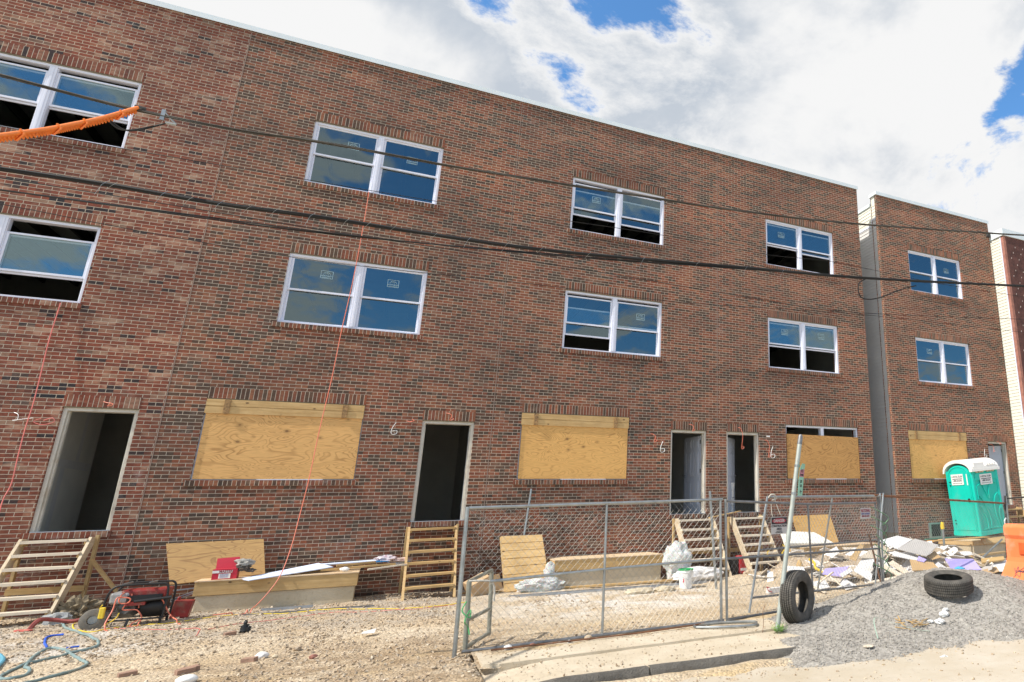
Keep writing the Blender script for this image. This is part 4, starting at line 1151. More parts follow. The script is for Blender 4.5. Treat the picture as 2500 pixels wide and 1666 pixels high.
# ------------------------------------------------------------- window well kerbs with lids
def well(name, label, x0, x1, y0, y1, zc, zt_, mat_top=M_plyflat, lip=.03, end_mat=None, grp='concrete window wells with wooden lids'):
    t = thing(name, label, 'window well', ((x0 + x1) / 2, y0, 0), group=grp)
    zb_ = -.12
    b = MB(); th = .16
    b.box(x0, x1, y0, y0 + th, zb_, zc); b.box(x0, x0 + th, y0 + th, y1, zb_, zc); b.box(x1 - th, x1, y0 + th, y1, zb_, zc)
    b.build('concrete_kerb', M_conc, t, bevel=.012)
    for nm, q in (('rim_board', (x0 - lip, x1 + lip, y0 - .03, y0 + .01)),):
        MB().box(*q, zc + .003, zt_).build(nm, M_lum_x, t)
    for xa in (x0 - lip, x1 + lip - .04): MB().box(xa, xa + .04, y0 + .012, y1, zc + .003, zt_).build('rim_board', M_lum_y, t)
    MB().box(x0 - lip - .01, x1 + lip + .01, y0 - .04, y1, zt_ + .003, zt_ + .021).build('lid', mat_top, t)
    return t


well('window_well', 'long concrete window well with timber rim, building boards piled on it', -2.53, -.27, -1.0, -.06, .385, .60)
well('window_well', 'concrete and timber window well right of the plank shutter', 3.30, 5.62, -1.0, -.06, .39, .60)
well('window_well', 'concrete window well half buried by the rubble, foam slab on top', 9.2, 11.5, -1.4, -.3, .40, .58)
well('window_well', 'window well box carrying the tilted portable toilet', 14.85, 17.3, -1.55, -.15, .38, .50)

# ------------------------------------------------------------- stuff lying on the left well
P1 = PT['P1'] if 'P1' in PT else None
def sheet(name, label, cat, q, th, mat, group=None, kind=None):
    o = MB().slab(q, th).build(name, mat); return tag(o, label, cat, group, kind)


sheet('plywood_sheet', 'big plywood sheet leaning on the brick behind the red carton', 'plywood', [(-2.98, -.52, .56), (-1.69, -.50, .65), (-1.85, -.10, 1.235), (-3.23, -.10, 1.215)], .018, ply_mat('plywood_shaded', (.36, .215, .075), (.20, .10, .032), 'xz', 11.3, knots=False, sc=1.4))  # the leaning sheet's shade is put into its darker plywood colours
bx = thing('carton', 'open red carton with white stripe and label on the well lid', 'box', (-2.2, -.9, .622))
MB().box(-2.37, -2.035, -.95, -.72, .622, .785).build('body', M_pink, bx)
MB().hexa([(-2.37, -.715, .785), (-2.06, -.715, .785), (-2.06, -.70, .785), (-2.37, -.70, .785), (-2.385, -.66, .95), (-2.075, -.66, .965), (-2.075, -.65, .965), (-2.385, -.65, .95)]).build('flap', M_pink, bx)
MB().box(-2.371, -2.10, -.953, -.9505, .725, .765).build('stripe', M_white, bx)
MB().box(-2.28, -2.12, -.9555, -.9535, .637, .712).build('label_paper', M_white, bx)
lettering('MASTER', .05, frame_M((-2.19, -.955, .747), (1, 0, 0), (0, 0, 1)), M_redtxt, bx, 'lettering', bold=.001)
for zz in (.70, .685, .668, .652): MB().box(-2.265, -2.15, -.9575, -.956, zz, zz + .005).build('print_line', M_bluetxt, bx)
b = MB().blob((-1.98, -.82, .86), (.13, .10, .07), 4, .5, 2.0); tag(b.build('crumpled_paper', plain('grey_paper', (.36, .35, .32), .8, 0, .2, 8), smooth=True), 'crumpled grey paper bag on the red carton', 'paper')
b = MB().blob((-1.97, -.86, .78), (.10, .07, .05), 8, .6, 2.4); b.blob((-1.87, -.86, .74), (.07, .05, .03), 9, .6, 2.4)
tag(b.build('work_glove', plain('dirty_glove', (.10, .08, .065), .9, 0, .4, 14), smooth=True), 'dirty dark work glove beside the red carton', 'glove')
sheet('drywall_sheet', 'pale blue wallboard strip laid aslant over the well lid', 'wallboard', [(-1.98, -.97, .62), (-1.82, -1.20, .60), (-.66, -.70, .715), (-.92, -.35, .775)], .013, M_blueboard)
sheet('drywall_sheet', 'narrow pale blue wallboard lying behind the planks by the wall', 'wallboard', [(-.98, -.46, .745), (-.95, -.20, .75), (.25, -.14, .78), (.28, -.32, .765)], .013, M_blueboard)
for k, (a, c, wd, ht, mt, lb) in enumerate([((-.85, -.72, .665), (.35, -.62, .70), .09, .035, M_lum_x, 'new wooden plank on the well lid, nearest of the three'),
        ((-.62, -.48, .715), (.22, -.38, .745), .09, .035, M_lum_x, 'wooden plank stacked behind the nearest plank on the well'),
        ((-1.6, -.62, .64), (-.5, -.56, .65), .07, .03, M_lum_x, 'wooden plank on the well lid under the blue wallboard')]):
    tag(MB().bar(a, c, wd, ht).build('wood_plank', mt), lb, 'plank')
tag(MB().bar((-.1, -.95, .645), (.62, -.85, .70), .07, .025).build('wood_plank', M_pale_x), 'pale thin plank sticking out to the ladder stairs', 'plank')
b = MB(); b.bar((.2, -.5, .70), (.60, -.46, .715), .05, .03); b.bar((.2, -.58, .69), (.62, -.54, .705), .05, .03)
tag(b.build('steel_stud', M_metalstud), 'steel studs end to end with the planks by the ladder stairs', 'stud')
b = MB().blob((-.47, -.88, .67), (.07, .05, .04), 12, .5, 2.2); tag(b.build('plastic_wrapper', M_white, smooth=True), 'small white crumpled wrapper on the well lid', 'wrapper')
b = MB().blob((.18, -.55, .80), (.17, .09, .06), 15, .6, 2.6); tag(b.build('plastic_bag', plain('printed_bag', (.62, .55, .60), .5, 0, .3, 14, dirt=(.5, .05, .12), dirt_amt=.1), smooth=True), 'pink and white printed plastic bag on the planks', 'bag')
b = MB().blob((.47, -.55, .77), (.17, .06, .035), 19, .5, 2.6); tag(b.build('plastic_bag', plain('pinkish_bag', (.66, .52, .50), .5, 0, .2, 12), smooth=True), 'flat pinkish bag against the ladder stairs', 'bag')
b = MB().bar((.02, -.62, .755), (.22, -.6, .76), .09, .02); tag(b.build('blue_tape', plain('blue_tape', (.02, .22, .5), .5)), 'blue tape wrapped plank end', 'tape')
# metal poking left of the well
b = MB(); b.bar((-3.05, -.7, .46), (-2.56, -.75, .50), .03, .02); b.bar((-2.98, -.95, .30), (-2.57, -.9, .46), .03, .012); b.bar((-2.98, -1.0, .27), (-2.57, -.95, .43), .02, .012)
tag(b.build('steel_stud', M_metalstud), 'steel channel pieces between the generator and the well', 'stud')
tag(MB().hexa([(-2.98, -1.12, .06), (-2.62, -1.1, .08), (-2.6, -1.06, .08), (-2.96, -1.08, .06), (-2.98, -1.10, .20), (-2.64, -1.08, .24), (-2.62, -1.05, .24), (-2.96, -1.06, .20)]).build('concrete_chunk', M_conc), 'grey broken slab piece leaning at the left end of the well', 'concrete')
# ------------------------------------------------------------- generator
gx, gy, gz = -3.02, -1.95, soil_z(-3.02, -1.95) - .01
ge = thing('generator', 'portable red and black generator with tube frame and one wheel', 'generator', (gx, gy, gz))


def GP(x, y, z): return (gx + x, gy + y, gz + z)


for yy in (-.22, .22):
    MB().tube(spline([GP(-.34, yy, .08), GP(-.33, yy, .35), GP(-.28, yy, .53), GP(-.16, yy, .58), GP(.2, yy, .58), GP(.33, yy, .56), GP(.36, yy, .42), GP(.35, yy, .08)], 6), .015, 7).build('frame_hoop', M_black, ge, smooth=True)
for xx in (-.17, .12): MB().tube([GP(xx, -.22, .59), GP(xx, .22, .59)], .016, 7).build('cross_tube', plain('grey_tube', (.16, .17, .17), .5), ge)
MB().tube([GP(-.34, -.22, .10), GP(-.34, .22, .10)], .014, 6).tube([GP(.35, -.22, .10), GP(.35, .22, .10)], .014, 6).tube([GP(-.34, -.22, .1), GP(.35, -.22, .1)], .014, 6).tube([GP(-.34, .22, .1), GP(.35, .22, .1)], .014, 6).build('base_tube', M_black, ge)
M_ = Matrix.Translation(GP(.08, 0, .44))
b = MB().box(-.27, .27, -.17, .17, -.06, .07, M_); b.build('fuel_tank', M_red, ge, bevel=.03)
b = MB().box(-.30, -.08, -.18, .15, -.12, .04, Matrix.Translation(GP(0, 0, .44))); b.build('air_filter', plain('silver_shroud', (.40, .40, .39), .4, .3, .2, 7), ge, bevel=.03)
b = MB().box(-.1, .30, -.21, -.17, -.09, -.01, Matrix.Translation(GP(0, 0, .44))); b.build('control_panel', M_black, ge, bevel=.008)
b = MB().box(-.1, .12, -.214, -.17, -.15, -.095, Matrix.Translation(GP(0, 0, .44))); b.build('panel_stripe', M_red, ge)
b = MB().blob(GP(-.08, -.03, .25), (.15, .14, .13), 3, .25, 1.8); b.build('engine', M_steel, ge)
b = MB().lathe([(0, -.14), (.14, -.14), (.15, -.1), (.15, .1), (.13, .14), (0, .14)], 20, Matrix.Translation(GP(.2, 0, .25)) @ Matrix.Rotation(rad(90), 4, 'Y')); b.build('alternator', M_black, ge, smooth=True)
b = MB().tube([GP(.0, -.25, .35), GP(.42, -.25, .38)], .02, 8); b.build('handle', M_black, ge)
prof = [(.06, -.04), (.12, -.045), (.145, -.035), (.15, 0), (.145, .035), (.12, .045), (.06, .04)]
Mw = Matrix.Translation(GP(-.40, -.26, .14)) @ Matrix.Rotation(rad(90), 4, 'X')
b = MB().lathe(prof + prof[:1], 22, Mw); wh = b.build('wheel', plain('dusty_wheel', (.20, .18, .15), .85, 0, .4, 9), ge, smooth=True)
b = MB().lathe([(0, -.02), (.055, -.02), (.06, 0), (.055, .02), (0, .02)], 14, Mw); b.build('hub', M_galv, wh)
for yy in (-.2, .2): MB().bar(GP(.33, yy, .12), GP(.33, yy, .0), .03, .03).build('foot', M_black, ge)
MB().bar(GP(-.02, -.24, .12), GP(-.04, -.26, .0), .02, .03, (1, 0, 0)).build('foot', M_black, ge)
lettering('PREDATOR'[:0] or 'POWER', .06, frame_M(GP(-.19, -.182, .47), (1, 0, 0), (0, 0, 1)), M_redtxt, ge) if False else None
b = MB(); jx, jy, jz = -2.56, -1.55, soil_z(-2.56, -1.55)
b.hexa([(jx - .13, jy - .09, jz), (jx + .09, jy - .09, jz), (jx + .09, jy + .09, jz), (jx - .13, jy + .09, jz), (jx - .10, jy - .09, jz + .27), (jx + .13, jy - .09, jz + .25), (jx + .13, jy + .09, jz + .25), (jx - .10, jy + .09, jz + .27)])
b.tube([(jx - .07, jy, jz + .26), (jx - .06, jy, jz + .31)], .025, 8)
tag(b.build('fuel_can', M_red, bevel=.015), 'red plastic fuel can behind the generator', 'fuel can')
# cords
def cord(pk, r, mat, label, name='extension_cord', cat='cord', zf=True, k=8):
    P = spline(PT[pk], k)
    for p in P:
        g_ = soil_z(p.x, p.y) + r * .8
        if p.z < .17 and p.y < -.4: p.z = g_
    o = MB().tube(P, r, 8).build(name, mat, smooth=True)
    return tag(o, label, cat)


cord('cord_main', .0075, M_ocord, 'long orange cord hanging from the top window past the plywood to the ground')
cord('cord_left', .008, M_pcord, 'faded red cord dangling down the wall at the left edge', 'hanging_cord')
cord('cord_yellow', .0075, M_ycord, 'yellow cord running across the stones from fence to generator')
cord('cord_yellow_loop', .0075, M_ycord, 'yellow cord looping down from the generator to the ground')
cord('cord_orange', .0085, M_ocord, 'orange cord looped over the left side of the generator')
cord('cord_orange_b', .0085, M_ocord, 'orange cord coiled in front of the generator engine')
cord('cord_orange_c', .0085, M_ocord, 'orange cord arching from the generator panel to the right')
cord('cord_red', .005, M_pcord, 'faded red string on the ground below the yellow cord')
cord('cord_red_b', .005, M_pcord, 'thin red string on the stones in front of the window well')
q = Vector(PT['cord_orange'][3])
b = MB(); p = Vector((-3.33, -2.26, .36)); b.box(p.x - .03, p.x + .03, p.y - .03, p.y + .03, p.z - .09, p.z + .06)
tag(b.build('plug_adapter', M_ycord, bevel=.012), 'yellow three way plug hanging at the generator', 'plug')
cord('hose', .016, M_hose, 'grey green garden hose snaking over the dirt, upper length', 'garden_hose', 'hose')
cord('hose_b', .016, M_hose, 'grey green garden hose, lower length leaving the bottom edge', 'garden_hose', 'hose')
cord('hose_c', .022, plain('blue_hose', (.12, .36, .48), .5), 'blue hose end poking in at the left edge', 'garden_hose', 'hose')
cord('strap_blue', .013, M_blue, 'bright blue strap curl on the pale dust beside the hose', 'strap', 'strap')
cord('strap_blue_b', .011, M_blue, 'short bright blue strap tail touching the hose', 'strap', 'strap')
# under stair litter
b = MB().blob((-3.93, -1.0, .26), (.24, .15, .20), 31, .7, 3.2, 4)
tag(b.build('cement_sack', plain('dirty_paper_sack', (.24, .19, .12), .9, 0, .7, 9)), 'torn brown paper sack beside the leftmost stairs', 'sack')
b = MB().blob((-4.05, -1.3, .2), (.16, .1, .12), 33, .4, 2.5); tag(b.build('plastic_bag', plain('dull_bag', (.32, .33, .33), .5, 0, .2, 9), smooth=True), 'dull translucent bag at the foot of the leftmost stairs', 'bag')
b = MB().tube(spline([(-4.2, -1.75, .12), (-4.13, -1.7, .26), (-4.0, -1.6, .24), (-3.8, -1.6, .2), (-3.6, -1.55, .24), (-3.45, -1.6, .22)], 6), .03, 6)
tag(b.build('red_tarp_strip', plain('dull_red_tarp', (.30, .07, .06), .7, 0, .3, 9), smooth=True), 'twisted dull red tarp strip between stairs and generator', 'tarp')
b = MB(); b.tube([(-4.0, -1.75, .12), (-3.3, -1.65, .12)], .02, 6); b.tube([(-3.9, -1.8, .1), (-3.2, -1.75, .1)], .018, 6)
tag(b.build('blue_pipe', plain('blue_pipe', (.03, .16, .28), .45)), 'pair of dark blue pipes lying left of the generator', 'pipe')
b = MB().lathe([(0, 0), (.035, 0), (.035, .13), (.015, .16), (.015, .18), (0, .18)], 12, Matrix.Translation((-3.67, -1.4, soil_z(-3.67, -1.4))))
tag(b.build('water_bottle', plain('blue_label', (.15, .2, .35), .3, 0, .4, 30), smooth=True), 'small bottle with blue label beside the paper sack', 'bottle')
tag(MB().bar((-4.28, -1.9, soil_z(-4, -2) + .02), (-4.1, -2.0, soil_z(-4, -2) + .02), .06, .02).build('red_scrap', plain('red_scrap', (.6, .15, .12), .7)), 'small red scrap beside the hose end', 'scrap')

# ------------------------------------------------------------- yard pieces
a, c = PT['stud_blue']; tag(MB().bar((a[0], a[1] - .25, .13), (c[0], c[1] - .25, .13), .09, .045).build('steel_stud', M_metalstud), 'short blue grey steel stud on the stones by the well', 'stud')
pp = [Vector(p) + Vector((0, 0, .02)) for p in PT['pipe_long']]
b = MB()
for i in range(len(pp) - 1): b.bar(pp[i], pp[i + 1], .05, .02)
tag(b.build('metal_strap', M_galvd), 'long thin grey metal strip lying on the stones', 'strap')
PG = [Vector(p) for p in PT['plank_ground']]
b = MB()
for i in range(len(PG) - 1): b.bar(PG[i] + Vector((0, 0, .02)), PG[i + 1] + Vector((0, 0, .02)), .14, .035)
tag(b.build('wood_plank', M_lum_x), 'long tan plank on the ground in front of the window well', 'plank')
SG = [Vector(p) for p in PT['studs']]
for k, off in enumerate((0, -.10)):
    b = MB()
    for i in range(2): b.bar(SG[i] + Vector((.1 * k, off - .1, .0)), SG[i + 1] + Vector((-.15 * k, off - .1, .0)), .035, .035)
    tag(b.build('steel_stud', M_metalstud), ['long white steel stud beside the tan plank, farther one', 'long white steel stud beside the tan plank, nearer one'][k], 'stud')
# plank shutter leaning on the wall
sh = thing('plank_shutter', 'square shutter of new horizontal planks leaning on the brick', 'shutter', (2.7, -1.1, .03))
lo = Vector((2.33, -1.12, .08)); up_ = Vector((2.28, -.22, 1.12)); lr = Vector((3.18, -1.12, .11)); ur = Vector((3.13, -.22, 1.12))
for k in range(7):
    t0, t1 = k / 7 + .006, (k + 1) / 7 - .004
    b = MB().slab([lo.lerp(up_, t0), lr.lerp(ur, t0), lr.lerp(ur, t1), lo.lerp(up_, t1)], .022); b.build('plank', M_lum_x, sh)
for (A_, B_) in ((lo, up_), (lr, ur)):
    o_ = Vector((.03 if A_ is lo else -.06, .06, -.03)); MB().bar(A_ + o_, B_ + o_, .09, .035, (0, 1, 0)).build('backing', M_lum_z, sh)
# carton by the fence
cb = thing('cardboard_box', 'open brown cardboard box tipped on its side by the wall', 'box', (1.85, -1.1, .1), (rad(12), rad(-24), rad(18)))
for nm, q in (('bottom', (-.2, .2, .14, .152)),):
    pass
b = MB(); s_ = .2
b.box(-.2, .2, -.15, -.142, -.02, .30); b.box(-.2, .2, .142, .15, -.02, .30); b.box(-.2, -.192, -.142, .142, -.02, .30); b.box(-.19, .2, -.142, .142, -.02, -.012); b.box(-.19, .2, -.142, .142, .292, .30)
M_c = WM[cb.name]; b.v = [M_c @ v for v in b.v]; b.build('body', M_card, cb)
b = MB(); b.hexa([(.2, -.15, -.02), (.36, -.22, -.04), (.36, -.212, -.04), (.2, -.142, -.02), (.2, -.15, .29), (.35, -.23, .28), (.35, -.222, .28), (.2, -.142, .29)]); b.v = [M_c @ v for v in b.v]; b.build('flap', M_card, cb)
b = MB(); b.hexa([(.2, -.13, -.02), (.37, -.13, -.12), (.37, .13, -.12), (.2, .13, -.02), (.2, -.13, -.012), (.37, -.13, -.112), (.37, .13, -.112), (.2, .13, -.012)]); b.v = [M_c @ v for v in b.v]; b.build('flap', M_card, cb)
b = MB().blob((2.95, -1.25, .17), (.42, .14, .13), 41, .45, 2.4, 4); b.blob((3.16, -1.1, .36), (.11, .08, .24), 42, .35, 2.2, 3)
tag(b.build('plastic_film', M_film, smooth=True), 'pale crumpled plastic film between shutter and window well', 'plastic film')
b = MB().blob((5.95, -1.15, .44), (.32, .2, .42), 44, .32, 2.0, 4)
tag(b.build('rubble_sack', M_film, smooth=True), 'big white translucent rubble sack left of the joined stairs', 'sack')
b = MB().blob((6.35, -1.45, .16), (.55, .2, .16), 45, .3, 2.0, 4)
tag(b.build('plastic_film', M_dw, smooth=True), 'white dusty sheet spread at the foot of the stairs', 'plastic film')
bl = MB(); bl.add([(5.6, -1.05, .05), (5.75, -1.0, .05), (5.75, -.9, .36), (5.62, -.95, .38)], [(0, 1, 2, 3)])
# bucket
def bucket(x, y, z, label, rim=M_white, grp=None, h=.38, r=.148):
    t = thing('bucket', label, 'bucket', (x, y, z), group=grp)
    Mx = Matrix.Translation((x, y, z))
    MB().lathe([(0, .0), (r * .86, .0), (r * .87, .01), (r * .98, h * .80), (r * 1.04, h * .81), (r * 1.04, h * .84), (r, h * .85), (r * 1.0, h * .93)], 28, Mx).build('body', M_white, t, smooth=True)
    MB().lathe([(r * 1.0, h * .93), (r * 1.07, h * .93), (r * 1.08, h), (r * .98, h), (r * .97, h * .95), (0, h * .94)], 28, Mx).build('lid', rim, t, smooth=True)
    hp = [(x + r * 1.05 * math.cos(k), y - .16 * math.sin(k) - .02, z + h * .82 - .13 * math.sin(k)) for k in np.linspace(0, math.pi, 12)]
    MB().tube(hp, .003, 5).build('handle', M_galv, t)
    return t


M_rimg = plain('green_rim', (.02, .38, .12), .4)
bk = bucket(5.62, -2.45, soil_z(5.62, -2.45), 'white bucket with green lid rim standing behind the fence', M_rimg)
MB().box(5.5, 5.515, -2.62, -2.585, .15, .22).build('label_paper', plain('red_label', (.6, .05, .1), .5), bk)
bucket(8.18, .75, DB, 'white bucket inside the right doorway, bottom of the stack', grp='buckets inside the doorway')
bucket(8.20, .75, DB + .40, 'white bucket stacked on another inside the doorway', grp='buckets inside the doorway')
for k, (px, py, sx) in enumerate(((4.55, -2.75, .62), (5.05, -2.75, .42))):
    b = MB(); b.blob((px, py, .06), (sx * .5, .13, .075), 50 + k, .25, 3.0, 3)
    tag(b.build('concrete_chunk', M_conc), ['long ragged concrete slab piece lying in the yard', 'shorter concrete slab piece right of the long one'][k], 'concrete')
# heater / red black case between the stairs
ts = thing('tool_case', 'red and black tool case standing between the joined stairs', 'case', (7.72, -.75, .0))
MB().box(7.45, 7.66, -.85, -.65, -.01, .42).build('body', M_black, ts, bevel=.02); MB().box(7.665, 7.93, -.86, -.64, .05, .46).build('cover', plain('dusty_red_case', (.50, .04, .05), .45, 0, .2, 6), ts, bevel=.03)
MB().box(7.70, 7.90, -.863, -.8605, .12, .18).build('label_band', M_white, ts)
b = MB().blob((7.72, -1.35, .09), (.17, .11, .10), 61, .3, 2.5); tag(b.build('rock', M_rubble), 'rounded stone between the joined stairs', 'rock')
tag(MB().box(-.19, .19, -.05, .05, 0, .09, Matrix.Translation((6.75, -4.2, soil_z(6.75, -4.2))) @ Matrix.Rotation(rad(8), 4, 'Z')).build('small_carton', M_dw), 'small white and red carton lying in the yard dirt', 'box')
tag(MB().slab([(6.55, -4.28, .06), (6.62, -4.3, .03), (6.62, -4.2, .11), (6.56, -4.18, .13)], .01).build('red_tag', M_red), 'red flap at the end of the small carton', 'flap')

# ------------------------------------------------------------- rubble heap
def heap_z(x, y):
    c = ss(7.0, 8.6, x) * ss(15.0, 12.5, x) * ss(-4.9, -4.2, y)
    back = ss(-.9, -2.2, y)
    return (-.1 + c * (.10 + .27 * (min(y, -2.6) + 4.5)) * (.4 + .6 * back)) + .05 * nz(x, y, 2.2, 21) - .06


tag(grid_mesh(list(np.arange(6.6, 15.6, .12)), list(np.arange(-5.2, -.8, .12)), heap_z, 'rubble_fines', M_rubble), 'plaster crumbs and dirt under the broken wallboard', 'rubble', kind='stuff')
HP = [('h_white_top', M_dw, 'large white wallboard piece at the top of the rubble heap', 'wallboard'), ('h_gray', M_dwg, 'large grey wallboard piece at the top right of the heap', 'wallboard'),
      ('h_beige', M_dwb, 'buff wallboard piece on the upper left of the heap', 'wallboard'), ('h_white_left', M_dw, 'tall white wallboard piece behind the fence posts', 'wallboard'),
      ('h_white_mid', M_dw, 'white wallboard piece right of the fence posts', 'wallboard'), ('h_tan', M_dwt, 'tan board on the front of the heap behind the flat tyre', 'wallboard'),
      ('h_purple', M_dwp, 'largest purple wallboard piece, right side of the heap', 'wallboard'), ('h_purple_strip', M_dwp, 'purple wallboard strip below the largest purple piece', 'wallboard'),
      ('h_white_strip', M_dw, 'white strip under the grey wallboard piece', 'wallboard'), ('h_tan_small', M_dwt, 'small tan triangle of board under the grey piece', 'wallboard'),
      ('h_purple_left', M_dwp, 'purple wallboard piece on the left of the heap', 'wallboard'), ('h_white_bar', M_dw, 'white strip overlapping the left purple piece', 'wallboard'),
      ('h_white_low', M_dw, 'white wallboard scrap lowest on the left of the heap', 'wallboard'), ('h_white_low_b', M_dw, 'white wallboard scrap beside the black bag', 'wallboard'),
      ('h_beige_long', M_dwb, 'buff board lying flat at the left foot of the heap', 'wallboard'), ('h_white_front', M_dw, 'white wallboard piece behind the upright tyre', 'wallboard'),
      ('h_white_right', M_dw, 'white wallboard piece by the orange barrier', 'wallboard'), ('h_plank_a', M_pale_x, 'pale lath slanting down the middle of the heap', 'lath'),
      ('h_plank_b', M_pale_x, 'pale lath parallel and right of the middle one', 'lath'), ('h_plank_c', M_lum_y, 'dusty wood plank sloping off the third window well', 'plank'),
      ('h_plank_d', M_pale_x, 'thin lath along the foot of the heap', 'lath'), ('h_white_f', M_dw, 'white wallboard scrap left of the flat tyre', 'wallboard'),
      ('h_lav', M_dwp, 'lavender sliver beside the white strip', 'wallboard'), ('h_white_g', M_dw, 'white wallboard at the heap edge touching the gravel', 'wallboard'),
      ('h_white_h', M_dw, 'white wallboard piece between tan and purple boards', 'wallboard'), ('h_plank_e', M_lum_x, 'tan timber offcut on the right of the heap', 'plank'),
      ('h_beige_c', M_card, 'torn cardboard piece by the orange barrier', 'cardboard')]
for k, mt, lb, ct in HP:
    nm = {'wallboard': 'drywall_piece', 'lath': 'wood_lath', 'plank': 'wood_plank', 'cardboard': 'cardboard_scrap'}[ct]
    sheet(nm, lb, ct, PT[k], .014 if ct in ('wallboard', 'cardboard') else .03, mt, 'broken wallboard in the rubble heap' if ct == 'wallboard' else None)
SHORT = {'h_white_top': 'top white sheet', 'h_gray': 'grey sheet', 'h_beige': 'upper buff sheet', 'h_white_left': 'tall white sheet', 'h_tan': 'tan board', 'h_purple': 'big purple sheet', 'h_purple_left': 'left purple sheet', 'h_white_low': 'lowest left scrap', 'h_beige_long': 'flat buff board', 'h_white_right': 'white sheet by the barrier', 'h_plank_c': 'dusty sloping plank', 'h_white_g': 'white sheet at the gravel', 'h_tan_small': 'tan triangle', 'h_white_h': 'white piece between tan and purple', 'h_plank_e': 'timber offcut', 'h_beige_c': 'torn cardboard', 'h_white_mid': 'white sheet by the posts', 'h_white_low_b': 'white scrap by the black bag', 'h_purple_strip': 'purple strip', 'h_white_front': 'white sheet behind the tyre', 'h_white_strip': 'white strip under the grey sheet', 'h_plank_b': 'slanting lath'}
HPC = [(v, sum((Vector(p) for p in PT[k]), Vector()) / 4) for k, v in SHORT.items()]
rng = random.Random(12)
zones = [(7.2, 9.2, 'left part'), (9.2, 11.2, 'middle'), (11.2, 14.2, 'right part')]
USED = set()
for i in range(1400):
    if len(USED) >= 165: break
    x = rng.uniform(7.3, 13.2); y = rng.uniform(-4.6, -1.9); z = max(.04, heap_z(x, y)) + rng.uniform(-.01, .10)
    kind = rng.choice(['white'] * 5 + ['buff', 'lath', 'lath', 'lath', 'grey', 'white'])
    if kind == 'lath': L, Wd, T, mt = rng.uniform(.4, 1.0), rng.uniform(.03, .06), .02, M_pale_x
    else: L, Wd, T, mt = rng.uniform(.15, .6), rng.uniform(.1, .35), .013, {'white': M_dw, 'buff': M_dwb, 'grey': M_dwg}[kind]
    R_ = Matrix.Translation((x, y, z)) @ Euler((.3 + rng.gauss(0, .28), rng.gauss(0, .3), rng.uniform(0, 6.28))).to_matrix().to_4x4()
    j = [rng.uniform(-.25, .25) for _ in range(8)]
    poly = [(-L / 2, -Wd / 2 * (1 + j[0]), 0), (L / 2 * (1 + j[1]), -Wd / 2, 0), (L / 2, Wd / 2 * (1 + j[2]), 0), (L * .1, Wd / 2 * (1.2 + j[3]), 0), (-L / 2 * (1 + j[4]), Wd / 2, 0)]
    if kind == 'lath': poly = [(-L / 2, -Wd / 2, 0), (L / 2, -Wd / 2, 0), (L / 2, Wd / 2, 0), (-L / 2, Wd / 2, 0)]
    best = min(HPC, key=lambda q: (q[1] - Vector((x, y, z))).length); dv = Vector((x, y, z)) - best[1]
    side = ('right of' if dv.x > 0 else 'left of') if abs(dv.x) > abs(dv.y) else ('behind' if dv.y > 0 else 'below')
    size = ('long ' if L > .42 else 'short ' if L < .25 else '') + ('narrow ' if Wd < .18 else 'broad ' if Wd > .28 else '')
    zone = side + ' the ' + best[0]
    lab = size + {'white': 'white wallboard scrap %s', 'buff': 'buff wallboard scrap %s', 'grey': 'grey wallboard scrap %s', 'lath': 'pale lath %s'}[kind] % zone
    if kind == 'lath': lab = lab.replace('narrow ', '')
    if lab in USED: continue
    USED.add(lab)
    o = MB().prism(poly, (0, 0, T), R_).build('wood_lath' if kind == 'lath' else 'drywall_piece', mt)
    tag(o, lab, 'lath' if kind == 'lath' else 'wallboard', 'laths in the rubble heap' if kind == 'lath' else 'wallboard scraps in the rubble heap')
b = MB().blob((9.05, -4.45, .17), (.16, .13, .17), 71, .45, 2.6, 4); b.blob((9.0, -4.45, .37), (.06, .05, .08), 72, .5, 3, 3)
tag(b.build('trash_bag', M_black, smooth=True), 'knotted black trash bag at the foot of the rubble', 'bag')
b = MB(); b.tube(spline([(8.05, -3.4, .5), (8.12, -3.5, .42), (8.08, -3.6, .33), (8.2, -3.75, .22), (8.25, -3.85, .08)], 5), .03, 5)
tag(b.build('caution_tape', M_yellow, smooth=True), 'yellow tape tangled behind the fence on the heap', 'tape')
b = MB().blob((8.0, -3.1, .32), (.08, .07, .15), 75, .3, 2, 2); tag(b.build('rock', M_lum_x), 'knobbly tan lump behind the yellow tape', 'chunk')
b = MB(); b.tube(spline([(8.55, -1.45, .7), (8.6, -1.5, .62), (8.5, -1.5, .5), (8.6, -1.5, .42), (8.52, -1.5, .3)], 5), .012, 5); b.tube(spline([(8.2, -1.45, .6), (8.12, -1.45, .52), (8.2, -1.45, .42)], 5), .012, 5); b.tube(spline([(8.7, -1.5, .2), (8.76, -1.5, .12), (8.82, -1.5, .2)], 5), .012, 5)
tag(b.build('caution_tape', M_yellow, smooth=True), 'yellow tape strands on the right one of the joined stairs', 'tape')
b = MB().blob((10.2, -5.6, .28), (.12, .10, .06), 77, .5, 2.4, 3); tag(b.build('plastic_bag', plain('blue_bag', (.08, .42, .72), .4, 0, .2, 12), smooth=True), 'crumpled light blue bag beside the flat tyre', 'bag')
